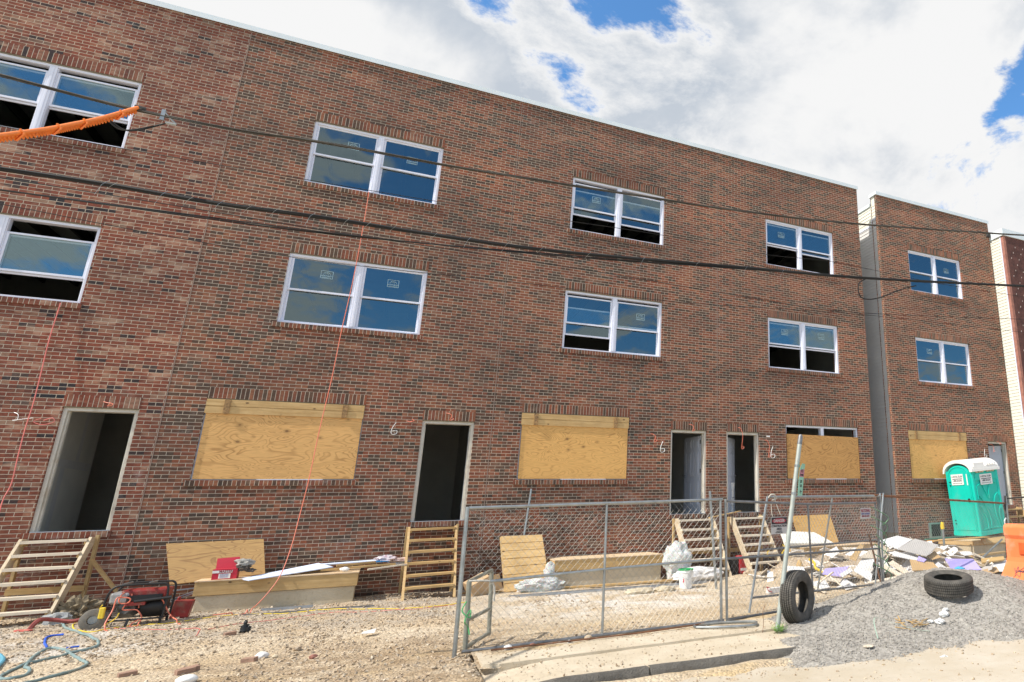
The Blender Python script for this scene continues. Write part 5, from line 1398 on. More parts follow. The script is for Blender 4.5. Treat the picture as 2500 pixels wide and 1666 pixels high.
# foam and plywood at third well
sh_ = MB().slab([(8.75, -1.25, .72), (10.2, -1.3, .66), (9.95, -.75, .93), (8.95, -.7, 1.0)], .10); tag(sh_.build('foam_slab', M_insul, bevel=.03), 'thick white foam slab resting on the third window well', 'foam slab')
sheet('plywood_sheet', 'orange plywood sheet leaning on the brick behind the foam', 'plywood', [(9.70, -.45, .62), (10.93, -.45, .60), (10.92, -.08, 1.345), (9.66, -.08, 1.34)], .016, ply_mat('plywood_plain', (.56, .33, .10), (.44, .24, .07), 'xz', 13.0, knots=False))
sheet('drywall_piece', 'buff board propped at the left end of the third window well', 'wallboard', [(8.75, -1.7, .02), (9.15, -1.7, .02), (9.17, -1.42, .55), (8.80, -1.42, .60)], .012, M_dwb, 'broken wallboard in the rubble heap')
b = MB(); b.bar((14.0, -2.3, .18), (16.3, -1.9, .2), .12, .05); tag(b.build('wood_plank', M_lum_x), 'tan plank on the ground right of the heap', 'plank')
b = MB(); b.bar((12.9, -1.9, .60), (15.3, -1.62, .60), .25, .02); tag(b.build('plywood_strip', M_ply2), 'ragged dark plywood strip sliding off the toilet box', 'plywood')
tag(MB().slab([(15.1, -1.72, .42), (17.3, -1.72, .46), (17.3, -1.6, .62), (15.1, -1.6, .56)], .015).build('plywood_strip', M_lum_x), 'knotty plywood strip leaning on the toilet box front', 'plywood')
tag(MB().bar((12.9, -1.7, .64), (14.6, -1.5, .65), .06, .02).build('green_lath', plain('green_lath', (.03, .30, .22), .5)), 'dark green lath left of the portable toilet', 'lath')
fm = thing('air_vent', 'grey square vent box low on the wall left of the toilet', 'vent', (14.9, -.02, .55))
b = MB(); b.box(14.6, 15.15, -.05, -.0, .95, 1.0); b.box(14.6, 15.15, -.05, -.0, .55, .60); b.box(14.6, 14.68, -.05, -.0, .60, .95); b.box(15.07, 15.15, -.05, 0, .60, .95); b.build('frame', M_galv, fm); MB().box(14.68, 15.07, -.02, -.005, .6, .95).build('opening', M_black, fm)

# ------------------------------------------------------------- portable toilet
px0, py0, pz0 = 15.46, -1.30, .66
po = thing('portable_toilet', 'tilted teal portable toilet with white roof and company signs', 'portable toilet', (px0, py0, pz0), (0, rad(-4.5), 0))
Mp = WM[po.name]


def PB(): return MB()


def pbuild(b, name, mat, parent=None, **kw):
    b.v = [Mp @ v for v in b.v]; return b.build(name, mat, parent or po, **kw)


WX, DY, HZ = 1.12, 1.10, 1.86
b = PB(); b.box(.02, WX - .02, .02, DY - .02, .0, HZ); pbuild(b, 'cabin', M_teald)
b = PB()
for (x, y) in ((0, 0), (WX - .1, 0), (0, DY - .1), (WX - .1, DY - .1)): b.box(x, x + .1, y, y + .1, -.01, HZ + .01)
pbuild(b, 'corner_post', M_teal, bevel=.02)
b = PB(); b.box(-.01, WX + .01, -.01, DY + .01, -.06, .07); pbuild(b, 'base', M_teal, bevel=.01)
# door face (x=0 side) with arched head
arch = [(0, .10, 0), (0, DY - .10, 0)] + [(0, DY / 2 + (DY / 2 - .10) * math.cos(k), HZ - .10 + .26 * math.sin(k)) for k in np.linspace(0, math.pi, 15)]
b = PB(); b.prism([(-.012, y, z + .06 if i < 2 else z) for i, (x, y, z) in enumerate(arch)], (.05, 0, 0)); dr = pbuild(b, 'door', M_teal, bevel=.006)
b = PB()
ar2 = [(-.018, DY / 2 + (DY / 2 - .15) * math.cos(k), HZ - .13 + .24 * math.sin(k)) for k in np.linspace(0, math.pi, 15)]
b.tube([(-.018, DY - .15, .12)] + [p for p in ar2] + [(-.018, .15, .12)], .009, 5); b.tube([(-.018, .15, .12), (-.018, DY - .15, .12)], .009, 5)
b.tube([(-.018, .13, .05), (-.018, .13, 1.8)], .006, 5); pbuild(b, 'door_bead', M_teal, dr)
b = PB(); b.lathe([(.045, 0), (.055, .012), (.03, .02), (.0, .015)], 14, Matrix.Translation((-.014, .24, .98)) @ Matrix.Rotation(rad(-90), 4, 'Y')); pbuild(b, 'latch', M_black, dr)
b = PB()
for z in (.28, .38, 1.42, 1.52): b.box(-.03, -.012, DY - .20, DY - .14, z, z + .025)
pbuild(b, 'hinge', M_black, dr)
# side panel relief (y=0 face, x from 0..WX)
b = PB()
def rel(pts): b.tube(spline([(x, -.002, z) for x, z in pts], 5), .013, 6)
rel([(.14, 1.38), (.35, 1.45), (.6, 1.46), (.8, 1.45), (.98, 1.40)])
rel([(.58, .98), (.60, 1.2), (.68, 1.43)]); rel([(.36, 1.40), (.46, 1.2), (.55, 1.0)])
rel([(.88, .10), (.78, .4), (.75, .8), (.82, 1.02), (.96, 1.12)]); rel([(.98, .12), (.92, .35), (.90, .55), (.97, .72)])
rel([(.48, .08), (.50, .4), (.42, .7), (.30, .95), (.16, 1.1)]); rel([(.34, .08), (.36, .3), (.30, .55), (.16, .8)])
rel([(.12, 1.0), (.12, 1.38)]); rel([(.16, .12), (.5, .14), (.95, .12)])
pbuild(b, 'panel_relief', M_teal, smooth=True)
b = PB(); b.box(.10, 1.02, -.006, .03, 1.54, 1.74); pbuild(b, 'upper_band', M_teald)
b = PB()
for i in range(7):
    if i == 3: continue
    b.box(.18 + i * .115, .27 + i * .115, -.012, .03, 1.76, 1.81)
pbuild(b, 'air_slot', plain('buff_vent', (.55, .48, .33), .7), None)
# roof: barrel vault along x, skirt on the sides
b = PB()
def vault(r0, h0, zb_, x0, x1, n=18):
    o = []
    for k in np.linspace(0, math.pi, n): o.append((DY / 2 + r0 * math.cos(k), zb_ + h0 * math.sin(k)))
    return o
outer = [(DY / 2 + .60, HZ - .06)] + vault(.585, .33, HZ - .0, 0, 1) + [(DY / 2 - .60, HZ - .06)]
inner = [(DY / 2 - .545, HZ - .06)] + [(DY / 2 - .53 * math.cos(k), HZ - .04 + .27 * math.sin(k)) for k in np.linspace(0, math.pi, 18)] + [(DY / 2 + .545, HZ - .06)]
poly = [(-.06, y, z) for y, z in outer] + [(-.06, y, z) for y, z in inner]
n = len(outer); vs = []; fs = []
for x in (-.06, WX + .05): vs += [(x, y, z) for y, z in outer] + [(x, y, z) for y, z in inner[::-1]]
T = 2 * n
for i in range(n - 1):
    fs.append((i, i + 1, T + i + 1, T + i)); fs.append((n + i, T + n + i, T + n + i + 1, n + i + 1))
    fs.append((i, n + i, n + i + 1, i + 1)); fs.append((T + i, T + i + 1, T + n + i + 1, T + n + i))
fs.append((0, T, T + n, n)); fs.append((n - 1, 2 * n - 1, T + 2 * n - 1, T + n - 1))
b.add(vs, fs)
rf = pbuild(b, 'roof', M_roofp, smooth=True)
b = PB(); b.box(-.06, WX + .05, -.075, -.05, HZ - .06, HZ + .02); b.box(-.0, WX - .02, -.06, .03, HZ + .022, HZ + .09)
for i in range(4): b.box(.62 + i * .11, .68 + i * .11, -.07, .02, HZ + .095, HZ + .17)
b.box(.08, .52, -.05, .06, HZ + .092, HZ + .20); pbuild(b, 'roof_skirt', M_roofp, rf, bevel=.006)


def sign(parent, o, xd, yd, w_, h_, lines, mat=M_white, name='sign_plate'):
    M = Mp @ frame_M(o, xd, yd)
    b = MB().box(-w_ / 2, w_ / 2, -h_ / 2, h_ / 2, 0, .004, M); pl = b.build(name, mat, parent)
    for (txt, z, sz, m_, xs) in lines: lettering(txt, sz, M @ Matrix.Translation((0, z, .0055)), m_, pl, xs=xs, bold=.0012)
    bb = MB(); bb.box(-w_ * .32, w_ * .32, -h_ * .36, -h_ * .33, .0045, .006, M)
    for s__ in (-1, 1): bb.box(s__ * w_ * .33 - .015, s__ * w_ * .33 + .015, -h_ * .38, -h_ * .31, .0045, .0065, M)
    bb.box(-w_ * .40, w_ * .42, .01, .03, .0045, .0055, M); bb.build('print_line', M_blacktxt, pl)
    return pl


ln = [('A ROYAL FLUSH', .085, .085, M_blacktxt, .72), ('1-800-234-6545', -.035, .08, M_blacktxt, .72)]
sign(po, (.56, -.010, 1.62 - .07), (1, 0, 0), (0, 0, 1), .52, .31, ln)
sign(po, (-.022, .60, 1.60), (0, -1, 0), (0, -.0, 1), .50, .32, ln)
b = PB(); b.box(-.02, -.013, .19, .23, 1.42, 1.75); pbuild(b, 'side_strip', M_white)

# yellow handled tool standing on the rubble
tl = thing('digging_bar', 'metal pole with yellow handle standing in the rubble', 'tool', (13.3, -2, .3))
MB().tube([(13.28, -2, .05), (13.29, -2, .92)], .03, 8).build('shaft', M_galv, tl); MB().tube([(13.29, -2, .9), (13.28, -2, .97), (13.29, -2, 1.08)], [.05, .055, .04], 8).build('handle', M_yellow, tl, smooth=True)

# ------------------------------------------------------------- water barrier
bd_o = Vector((9.44, -7.62, .22)); axd = Vector((-.02, -1.0, -.02)).normalized()
ba = thing('water_barrier', 'faded orange plastic water barrier with marker scrawl at the right edge', 'barrier', tuple(bd_o), (0, 0, 0))
Mb = frame_M(bd_o, axd, Vector((0, 0, 1)).cross(axd))


def bbuild(b, name, mat, **kw): b.v = [Mb @ v for v in b.v]; return b.build(name, mat, ba, **kw)


prof = [(-.32, 0), (-.32, .12), (-.29, .17), (-.13, .40), (-.11, .47), (-.10, .76), (-.13, .82), (-.13, .95), (-.09, 1.0), (.09, 1.0), (.13, .95), (.13, .82), (.10, .76), (.11, .47), (.13, .40), (.29, .17), (.32, .12), (.32, 0)]
b = MB(); b.prism([(0, y, z + .0) for y, z in prof], (1.9, 0, 0)); bbuild(b, 'body', M_barrier, bevel=.014)
b = MB()
for i in range(4): b.box(.18 + i * .46, .34 + i * .46, -.34, -.26, -.0, .13)
b.box(-.03, .04, -.06, .06, .30, .6); bbuild(b, 'foot_block', M_barrier, bevel=.015)
M_deep = plain('deep_orange', (.80, .12, .03), .5)
for i in range(2):
    b = MB().box(.3 + i * .8, .8 + i * .8, -.132, -.106, .52, .71); bbuild(b, 'recess_panel', M_deep, bevel=.01)
b = MB(); rr = random.Random(3)
for i in range(9):
    x = .12 + rr.random() * .7; t_ = .2 + rr.random() * .6
    pts = []
    for j in range(5):
        xx = x + .05 * j * rr.uniform(.6, 1.4) - .05; tt = min(.95, max(.05, t_ + rr.uniform(-.25, .25)))
        pts.append((xx, -.29 + .16 * tt - .006, .17 + .23 * tt + .003))
    b.tube(spline(pts, 4), .0035, 4)
bbuild(b, 'scrawl', M_ink)

# ------------------------------------------------------------- tyres
def tyre(name, label, loc, rot, R=.345, wd=.215):
    t = thing(name, label, 'tyre', loc, rot)
    h = wd / 2
    prof = []
    for z, r in ((-h * .82, R - .008), (-h * .80, R), (-h * .52, R + .002)): prof.append((r, z))
    for zc in (-.48, -.16, .16, .48):
        z = zc * h; prof += [(R + .003, z - .006), (R - .008, z - .005), (R - .008, z + .005), (R + .003, z + .006)]
    prof += [(R + .002, h * .52), (R, h * .80), (R - .008, h * .82)]
    side = [(R - .02, h * .93), (R - .05, h * 1.0), (R - .09, h * 1.03), (.235, h * .92), (.22, h * .86), (.205, h * .80), (.20, h * .72), (.205, h * .62), (.225, h * .60)]
    inn = [(.26, h * .85), (R - .06, h * .88), (R - .022, h * .6), (R - .02, 0)]
    full = prof + side + inn + [(r, -z) for r, z in inn[::-1][1:]] + [(r, -z) for r, z in side[::-1]]
    b = MB().lathe(full, 64, None, closed=True)
    o = b.build('tread_and_sidewall', M_tyre, t, local=True, smooth=True)
    return t


n1 = Vector((.50, -.86, .03)).normalized(); q1 = n1.to_track_quat('Z', 'Y').to_euler()
tyre('tyre', 'worn black tyre standing upright against the leaning sign post', (5.155, -7.58, .385), tuple(q1))
tyre('tyre', 'worn black tyre lying flat on top of the gravel heap', (7.25, -8.36, pile_z(7.25, -8.36) + .13), tuple(Vector((-.10, -.14, 1)).to_track_quat('Z', 'Y').to_euler()))

# ------------------------------------------------------------- sign post
sp_ = thing('sign_post', 'leaning grey steel post with a narrow parking sign', 'sign post', (4.78, -7.64, 0))
A_ = Vector((4.78, -7.64, -.03)); B_ = Vector((5.27, -7.62, 2.56))
MB().tube([A_, A_.lerp(B_, .5), B_], .034, 14).build('pole', M_post, sp_, smooth=True)
MB().tube([B_ - (B_ - A_).normalized() * .09, B_ + (B_ - A_).normalized() * .02, B_ + (B_ - A_).normalized() * .05, B_ + (B_ - A_).normalized() * .06], [.037, .037, .026, .008], 14).build('cap', M_galvd, sp_, smooth=True)
for tz in (.845, .695):
    p = A_.lerp(B_, tz); MB().tube([p + Vector((0, 0, -.018)), p + Vector((.003, 0, .018))], .040, 12).bar(p, p + Vector((.05, .0, 0)), .02, .02).build('clamp', M_galv, sp_)
c_ = A_.lerp(B_, .77) + Vector((.052, -.03, 0)); sx = Vector((.74, .67, 0)).normalized(); sz = (B_ - A_).normalized()
Ms = frame_M(c_ + sx * .10, sx, sz)
b = MB(); n = 8; w2, h2 = .125, .23
vs = []; fs = []
for i in range(n + 1):
    v = -h2 + 2 * h2 * i / n; bend = .0 if i < n - 2 else .012 * (i - n + 2) ** 1.5
    for (u, t_) in ((-w2, 0), (w2, 0), (w2, -.003), (-w2, -.003)): vs.append(Ms @ Vector((u, v, t_ + bend * (1 if u < 0 else .2))))
for i in range(n):
    for j in range(4): l = (j + 1) % 4; fs.append((i * 4 + j, i * 4 + l, (i + 1) * 4 + l, (i + 1) * 4 + j))
fs.append((0, 1, 2, 3)); fs.append((n * 4 + 3, n * 4 + 2, n * 4 + 1, n * 4))
pl = MB().add(vs, fs).build('sign_plate', M_signg, sp_)
MB().box(-w2 + .005, w2 - .005, .04, .15, .001, .003, Ms).build('red_field', M_signp, pl)
lettering('NO', .07, Ms @ Matrix.Translation((0, .12, .004)), M_blacktxt, pl); lettering('STOPPING', .045, Ms @ Matrix.Translation((0, .065, .004)), M_blacktxt, pl, xs=.85)
lettering('SITE', .06, Ms @ Matrix.Translation((0, -.03, .002)), M_blacktxt, pl); lettering('USE', .055, Ms @ Matrix.Translation((0, -.09, .002)), M_blacktxt, pl)
MB().prism([(-.03, -.17, .002), (.0, -.20, .002), (.0, -.14, .002)], (0, 0, .002), Ms).box(0, .06, -.176, -.164, .002, .004, Ms).build('arrow', M_blacktxt, pl)
# weed at the post foot
b = MB(); rr = random.Random(5)
for i in range(230):
    a = rr.uniform(0, 6.28); r0 = rr.uniform(0, .035); L = rr.uniform(.05, .14); lean = rr.uniform(.1, 1.6)
    q0 = Vector((4.72 + r0 * math.cos(a), -7.80 + r0 * math.sin(a), .0)); lv = Vector((math.cos(a) * lean, math.sin(a) * lean, 1)).normalized() * L
    for kk in range(3):
        p = q0 + lv * (.35 + .3 * kk); a3 = a + rr.uniform(-1.5, 1.5); d3 = Vector((math.cos(a3), math.sin(a3), rr.uniform(-.2, .6))).normalized() * rr.uniform(.010, .022); s_ = d3.cross(Vector((0, 0, 1))).normalized() * .006
        b.add([p, p + d3 * .5 + s_, p + d3, p + d3 * .5 - s_], [(0, 1, 2, 3)])
tag(b.build('weed', M_green), 'small bright green weed at the foot of the sign post', 'weed')
tag(MB().tube(spline([(4.55, -7.66, .0), (4.57, -7.66, .12), (4.56, -7.66, .25), (4.60, -7.66, .33)], 4), .004, 4).build('twig', M_rust), 'thin bare twig beside the weed', 'twig')

# ------------------------------------------------------------- chain link fences
def mesh_fill(P00, P10, P11, P01, pitch=.088, r=.0016, seed=0):
    P00, P10, P11, P01 = map(Vector, (P00, P10, P11, P01)); Wd = (P10 - P00).length; H = (P01 - P00).length
    nrm = (P10 - P00).cross(P01 - P00).normalized(); b = MB(); rg = random.Random(seed)
    def S_(u, v):
        s, t = u / Wd, v / H
        return P00.lerp(P10, s).lerp(P01.lerp(P11, s), t)
    asp = 1.12
    for fam in (1, -1):
        k = -H / asp if fam > 0 else 0.0
        end = Wd if fam > 0 else Wd + H / asp
        while k < end:
            # line u = k + fam * v/asp
            pts = []
            v0, v1 = 0.0, H
            if fam > 0: v0 = max(v0, -k * asp); v1 = min(v1, (Wd - k) * asp)
            else: v0 = max(v0, (k - Wd) * asp); v1 = min(v1, k * asp)
            if v1 - v0 > .04:
                n = max(2, int((v1 - v0) / .3) + 1)
                ph = rg.uniform(0, 6)
                for i in range(n + 1):
                    v = v0 + (v1 - v0) * i / n; u = k + fam * v / asp
                    u += .008 * math.sin(v * 5 + ph * .3); u = min(Wd, max(0, u))
                    pts.append(S_(u, v) + nrm * (.003 * fam + .012 * math.sin(u * 2.3) * math.sin(3.14 * v / H)))
                b.tube(pts, r, 3, caps=False)
            k += pitch
    return b


fgrp = 'temporary chain link fence panels'


def rails(b, segs, r):
    for s_ in segs: b.tube(s_, r, 8)
    return b


# panel 1
f1 = thing('chain_link_fence', 'leftmost chain link fence panel, standing on the walk edge', 'fence', (2.6, -6.8, 0), group=fgrp)
TL, TR, BL, BR = (.93, -6.8, 1.665), (4.38, -6.8, 1.715), (1.02, -6.8, .055), (4.40, -6.8, .05)
rails(MB(), [[(.93, -6.80, -.03), (.91, -6.80, 1.68)]], .025).build('post', M_galv, f1, smooth=True)
rails(MB(), [[(4.36, -6.80, -.0), (4.345, -6.80, 1.73)]], .021).build('post', M_galv, f1, smooth=True)
rails(MB(), [[(2.66, -6.80, .05), (2.645, -6.80, 1.68)]], .017).build('upright', M_galv, f1, smooth=True)
rails(MB(), [[TL, TR]], .020).build('top_rail', M_galv, f1, smooth=True)
rails(MB(), [[(1.25, -6.8, .80), (2.65, -6.8, .85), (4.36, -6.8, .885)]], .018).build('middle_rail', M_galv, f1, smooth=True)
rails(MB(), [[(1.0, -6.82, .05), (2.66, -6.8, .055), (4.4, -6.8, .06)]], .02).build('bottom_rail', M_galvd, f1, smooth=True)
mesh_fill(BL, BR, (4.35, -6.8, 1.70), (.96, -6.8, 1.65), seed=1).build('chain_link', M_wire, f1)
# panel 2
f2 = thing('chain_link_fence', 'middle chain link fence panel behind the upright tyre', 'fence', (6.3, -6.2, 0), group=fgrp)
rails(MB(), [[(4.46, -6.78, -.0), (4.44, -6.78, 1.72)]], .02).build('post', M_galv, f2, smooth=True)
rails(MB(), [[(6.26, -6.28, .02), (6.22, -6.28, 1.62)]], .017).build('upright', M_galvd, f2, smooth=True)
rails(MB(), [[(8.28, -5.56, .0), (8.20, -5.58, 1.62)]], .02).build('post', M_galvd, f2, smooth=True)
rails(MB(), [[(4.45, -6.78, 1.69), (6.22, -6.28, 1.62), (8.2, -5.6, 1.62)]], .019).build('top_rail', M_galvd, f2, smooth=True)
rails(MB(), [[(4.45, -6.78, .88), (6.24, -6.28, .84), (8.24, -5.58, .79)]], .018).build('middle_rail', M_galvd, f2, smooth=True)
rails(MB(), [[(4.46, -6.8, .06), (6.26, -6.28, .04), (8.28, -5.58, .06)]], .019).build('bottom_rail', M_galvd, f2, smooth=True)
b = mesh_fill((4.5, -6.77, .07), (6.24, -6.28, .05), (6.21, -6.28, 1.6), (4.47, -6.77, 1.68), seed=2); c2 = mesh_fill((6.27, -6.27, .05), (8.25, -5.58, .07), (8.18, -5.6, 1.6), (6.23, -6.27, 1.6), seed=3); b.add(c2.v, c2.f); b.build('chain_link', M_wire, f2)
# panel 3 leaning behind
f3 = thing('chain_link_fence', 'second layer fence panel leaning behind the middle one', 'fence', (7.0, -5.5, 0), group=fgrp)
L0, L1, R0, R1 = (5.20, -6.05, .0), (5.70, -5.82, 1.755), (8.5, -4.95, .08), (8.62, -5.25, 1.75)
rails(MB(), [[L0, L1]], .02).build('post', M_galv, f3, smooth=True)
rails(MB(), [[L1, R1]], .02).build('top_rail', M_galv, f3, smooth=True)
l_, r_ = Vector(L0).lerp(Vector(L1), .12), R0; rails(MB(), [[l_, R0]], .018).build('bottom_rail', M_galvd, f3, smooth=True)
rails(MB(), [[Vector(L0).lerp(Vector(L1), .52), Vector(R0).lerp(Vector(R1), .5)]], .018).build('middle_rail', M_galvd, f3, smooth=True)
rails(MB(), [[(7.12, -5.1, .1), (7.30, -5.45, 1.72)]], .017).build('upright', M_galv, f3, smooth=True)
mesh_fill(l_, R0, R1, L1, seed=4).build('chain_link', M_wire, f3)
# panel 4, rusty
f4 = thing('chain_link_fence', 'rust topped fence panel in front of the rubble and toilet', 'fence', (11.3, -4.3, 0), group=fgrp)
rails(MB(), [[(8.42, -5.3, 1.76), (14.62, -3.05, 1.53)]], .024).build('top_rail', M_rust, f4, smooth=True)
rails(MB(), [[(8.50, -5.3, .02), (8.60, -5.25, 1.80)]], .02).build('post', M_galv, f4, smooth=True)
rails(MB(), [[(14.40, -3.1, .1), (14.66, -3.05, 1.73)]], .028).build('post', M_blackp, f4, smooth=True)
rails(MB(), [[(14.3, -3.1, .62), (12.9, -3.45, .12)]], .024).build('brace', M_galv, f4, smooth=True)
mesh_fill((8.55, -5.28, .08), (14.4, -3.1, .12), (14.6, -3.05, 1.5), (8.45, -5.28, 1.73), seed=5, pitch=.09, r=.0018).build('chain_link', M_wire, f4)
MB().tube(spline([(14.5, -3.14, 1.15), (14.42, -3.15, 1.08), (14.45, -3.14, .92), (14.52, -3.14, .85)], 4), .02, 5).tube(spline([(14.45, -3.15, .5), (14.55, -3.15, .48)], 2), .012, 4).build('rope_tie', M_white, f4)
f5 = thing('chain_link_fence', 'far right fence panel stub beyond the rusty panel', 'fence', (15.3, -2.6, 0), group=fgrp)
rails(MB(), [[(14.72, -3.0, .1), (14.74, -3.0, 1.72)]], .026).build('post', M_galv, f5, smooth=True)
rails(MB(), [[(14.74, -3.0, 1.65), (17.4, -2.6, 1.75)]], .02).build('top_rail', M_blackp, f5, smooth=True)
mesh_fill((14.74, -3.0, .1), (17.4, -2.6, .1), (17.4, -2.6, 1.73), (14.74, -3.0, 1.63), seed=6, pitch=.09).build('chain_link', M_wire, f5)
# extra loose posts
tag(rails(MB(), [[(6.08, -2.95, .0), (5.93, -2.95, 1.94)]], .028).build('steel_post', M_galv, smooth=True), 'bare steel post leaning slightly in the yard before the stairs', 'post')
tag(rails(MB(), [[(2.68, -.25, .3), (2.85, -.10, 2.10)]], .022).build('steel_post', M_galv, smooth=True), 'thin steel pole leaning on the brick behind the shutter', 'post')
tag(rails(MB(), [[(8.36, -5.45, .0), (8.16, -5.38, 1.05)]], .018).build('steel_post', M_rust, smooth=True), 'short rusty pole in the cluster of fence posts', 'post')
tag(rails(MB(), [[(8.12, -5.5, .02), (8.55, -5.42, 1.80)]], .017).build('steel_post', M_galv, smooth=True), 'slanting steel pole in the cluster of fence posts', 'post')
# stub frame at left
sf = thing('fence_foot_frame', 'small grey tube frame propping the left end of the fence', 'fence brace', (1.1, -6.6, 0))
dk = plain('olive_tube', (.30, .30, .25), .5, .4, .2, 8)
rails(MB(), [[(1.06, -6.62, .03), (1.035, -6.6, .80)]], .03).build('upright', dk, sf, smooth=True)
rails(MB(), [[(1.42, -5.85, .05), (1.38, -5.9, .84)]], .027).build('upright', dk, sf, smooth=True)
for q in ([(1.035, -6.6, .80), (1.38, -5.9, .86)], [(1.05, -6.62, .36), (1.40, -5.88, .38)], [(1.06, -6.62, .06), (1.42, -5.86, .08)]):
    rails(MB(), [q], .024).build('rail', dk, sf, smooth=True)
rails(MB(), [spline([(1.03, -6.6, .80), (1.15, -6.62, .80), (1.28, -6.62, .78), (1.33, -6.62, .70), (1.335, -6.62, .55)], 5)], .012).build('strap', plain('grey_webbing', (.50, .48, .43), .7), sf, smooth=True)
b = MB(); b.tube(spline([(1.0, -6.86, .60), (.96, -6.87, .5), (1.05, -6.87, .42), (1.07, -6.66, .48), (1.0, -6.86, .38), (1.06, -6.66, .3), (1.09, -6.66, .2)], 6), .008, 5)
tag(b.build('green_tie', M_gtie, smooth=True), 'bright green tie knotted round the left fence post', 'tie')
b = MB(); rr = random.Random(8)
for i in range(7):
    z = 1.45 - i * .17; b.tube(spline([(8.12 + rr.uniform(-.12, 0), -5.65, z + .1), (8.25, -5.66, z), (8.34 + rr.uniform(0, .12), -5.64, z - .12), (8.27, -5.66, z - .25)], 5), .008, 4)
tag(b.build('green_tie', plain('tangled_green', (.16, .33, .17), .6), smooth=True), 'tangled green strapping on the right post cluster', 'tie')
b = MB(); b.tube(spline([(5.70, -5.86, 1.74), (5.74, -5.88, 1.79), (5.82, -5.88, 1.78), (5.84, -5.87, 1.72), (5.76, -5.87, 1.70)], 6), .012, 5); b.tube(spline([(5.80, -5.87, 1.76), (5.86, -5.87, 1.6), (5.92, -5.87, 1.46)], 5), .008, 5); b.tube(spline([(5.74, -5.87, 1.68), (5.76, -5.87, 1.45), (5.84, -5.87, 1.34), (5.76, -5.87, 1.15)], 6), .007, 4)
tag(b.build('rope', plain('dirty_rope', (.55, .50, .42), .9), smooth=True), 'knotted pale rope over the corner of the leaning panel', 'rope')
lp = [Vector(p) for p in PT['loop']]
tag(MB().tube(spline(lp + [lp[0]], 5), .018, 7).build('tube_stand', M_galv, smooth=True), 'flat tube loop stand lying on the walk by the post', 'stand')
lp = [(1.3, -6.98, .06), (3.0, -7.0, .06), (3.9, -6.95, .07), (4.05, -6.9, .07)]
tag(MB().tube(lp, .011, 6).build('rusty_rod', M_rust), 'thin rusty rod lying along the bottom of the fence', 'rod')
# signs on fence
ds = thing('danger_sign', 'white danger construction area sign with red oval', 'sign', (5.9, -6.33, 1.2))
Mx = frame_M((5.50, -6.53, 1.305), (Vector((6.26, -6.28, 0)) - Vector((4.5, -6.77, 0))).normalized(), (0.03, 0, 1))
MB().box(-.18, .18, -.13, .13, 0, .004, Mx).build('plate', M_signw, ds)
MB().box(-.17, .18, .02, .122, .0045, .006, Mx).build('black_field', M_blacktxt, ds)
MB().prism([(.155 * math.cos(k), .07 + .038 * math.sin(k), .0065) for k in np.linspace(0, 2 * math.pi, 25)[:-1]], (0, 0, .0015), Mx).build('red_oval', M_reddark, ds)
lettering('DANGER', .062, Mx @ Matrix.Translation((0, .07, .0095)), M_signw, ds, bold=.0015)
lettering('CONSTRUCTION', .044, Mx @ Matrix.Translation((0, -.008, .006)), M_blacktxt, ds, bold=.0012); lettering('AREA', .048, Mx @ Matrix.Translation((0, -.053, .006)), M_blacktxt, ds, bold=.0012)
lettering('AUTHORIZED', .02, Mx @ Matrix.Translation((0, -.087, .006)), M_blacktxt, ds); lettering('PERSONNEL ONLY', .02, Mx @ Matrix.Translation((0, -.108, .006)), M_blacktxt, ds)
ns = thing('rental_sign', 'small white fence rental sign with dark red and blue lettering', 'sign', (7.9, -5.75, 1.35))
Mx = frame_M((7.83, -5.745, 1.435), (Vector((8.25, -5.58, 0)) - Vector((6.27, -6.27, 0))).normalized(), (0.06, 0, 1))
MB().box(-.165, .165, -.095, .095, 0, .004, Mx).build('plate', M_signw, ns)
lettering('NATIONAL', .085, Mx @ Matrix.Translation((0, .045, .006)), M_redtxt, ns, xs=.72, bold=.0015); lettering('RENT-A-FENCE', .042, Mx @ Matrix.Translation((0, -.01, .006)), M_bluetxt, ns, bold=.001)
lettering('800-352-5675', .045, Mx @ Matrix.Translation((0, -.052, .006)), M_redtxt, ns, bold=.001)

# ------------------------------------------------------------- small litter
T_ = PT['trash']
b = MB().blob((T_[0][0], T_[0][1], soil_z(*T_[0][:2]) + .05), (.06, .05, .07), 81, .5, 3, 3); b.blob((T_[0][0] - .01, T_[0][1], soil_z(*T_[0][:2]) + .13), (.025, .02, .04), 82, .5, 3, 2)
tag(b.build('trash_bag', M_black, smooth=True), 'small knotted black bag on the stones in the left yard', 'bag')
M_bk = plain('loose_brick', (.34, .21, .15), .9, 0, .3, 12, bump=.004)


def loose_brick(i, label, rz, s=1.0, dx=0):
    x, y = T_[i][0] + dx, T_[i][1]; z = soil_z(x, y)
    Mx = Matrix.Translation((x, y, z)) @ Euler((rad(5), rad(-4), rz)).to_matrix().to_4x4()
    b = MB().box(-.095 * s, .095 * s, -.045 * s, .045 * s, -.005, .06 * s, Mx)
    tag(b.build('loose_brick', M_bk, bevel=.003), label, 'brick', 'loose bricks in the yard')


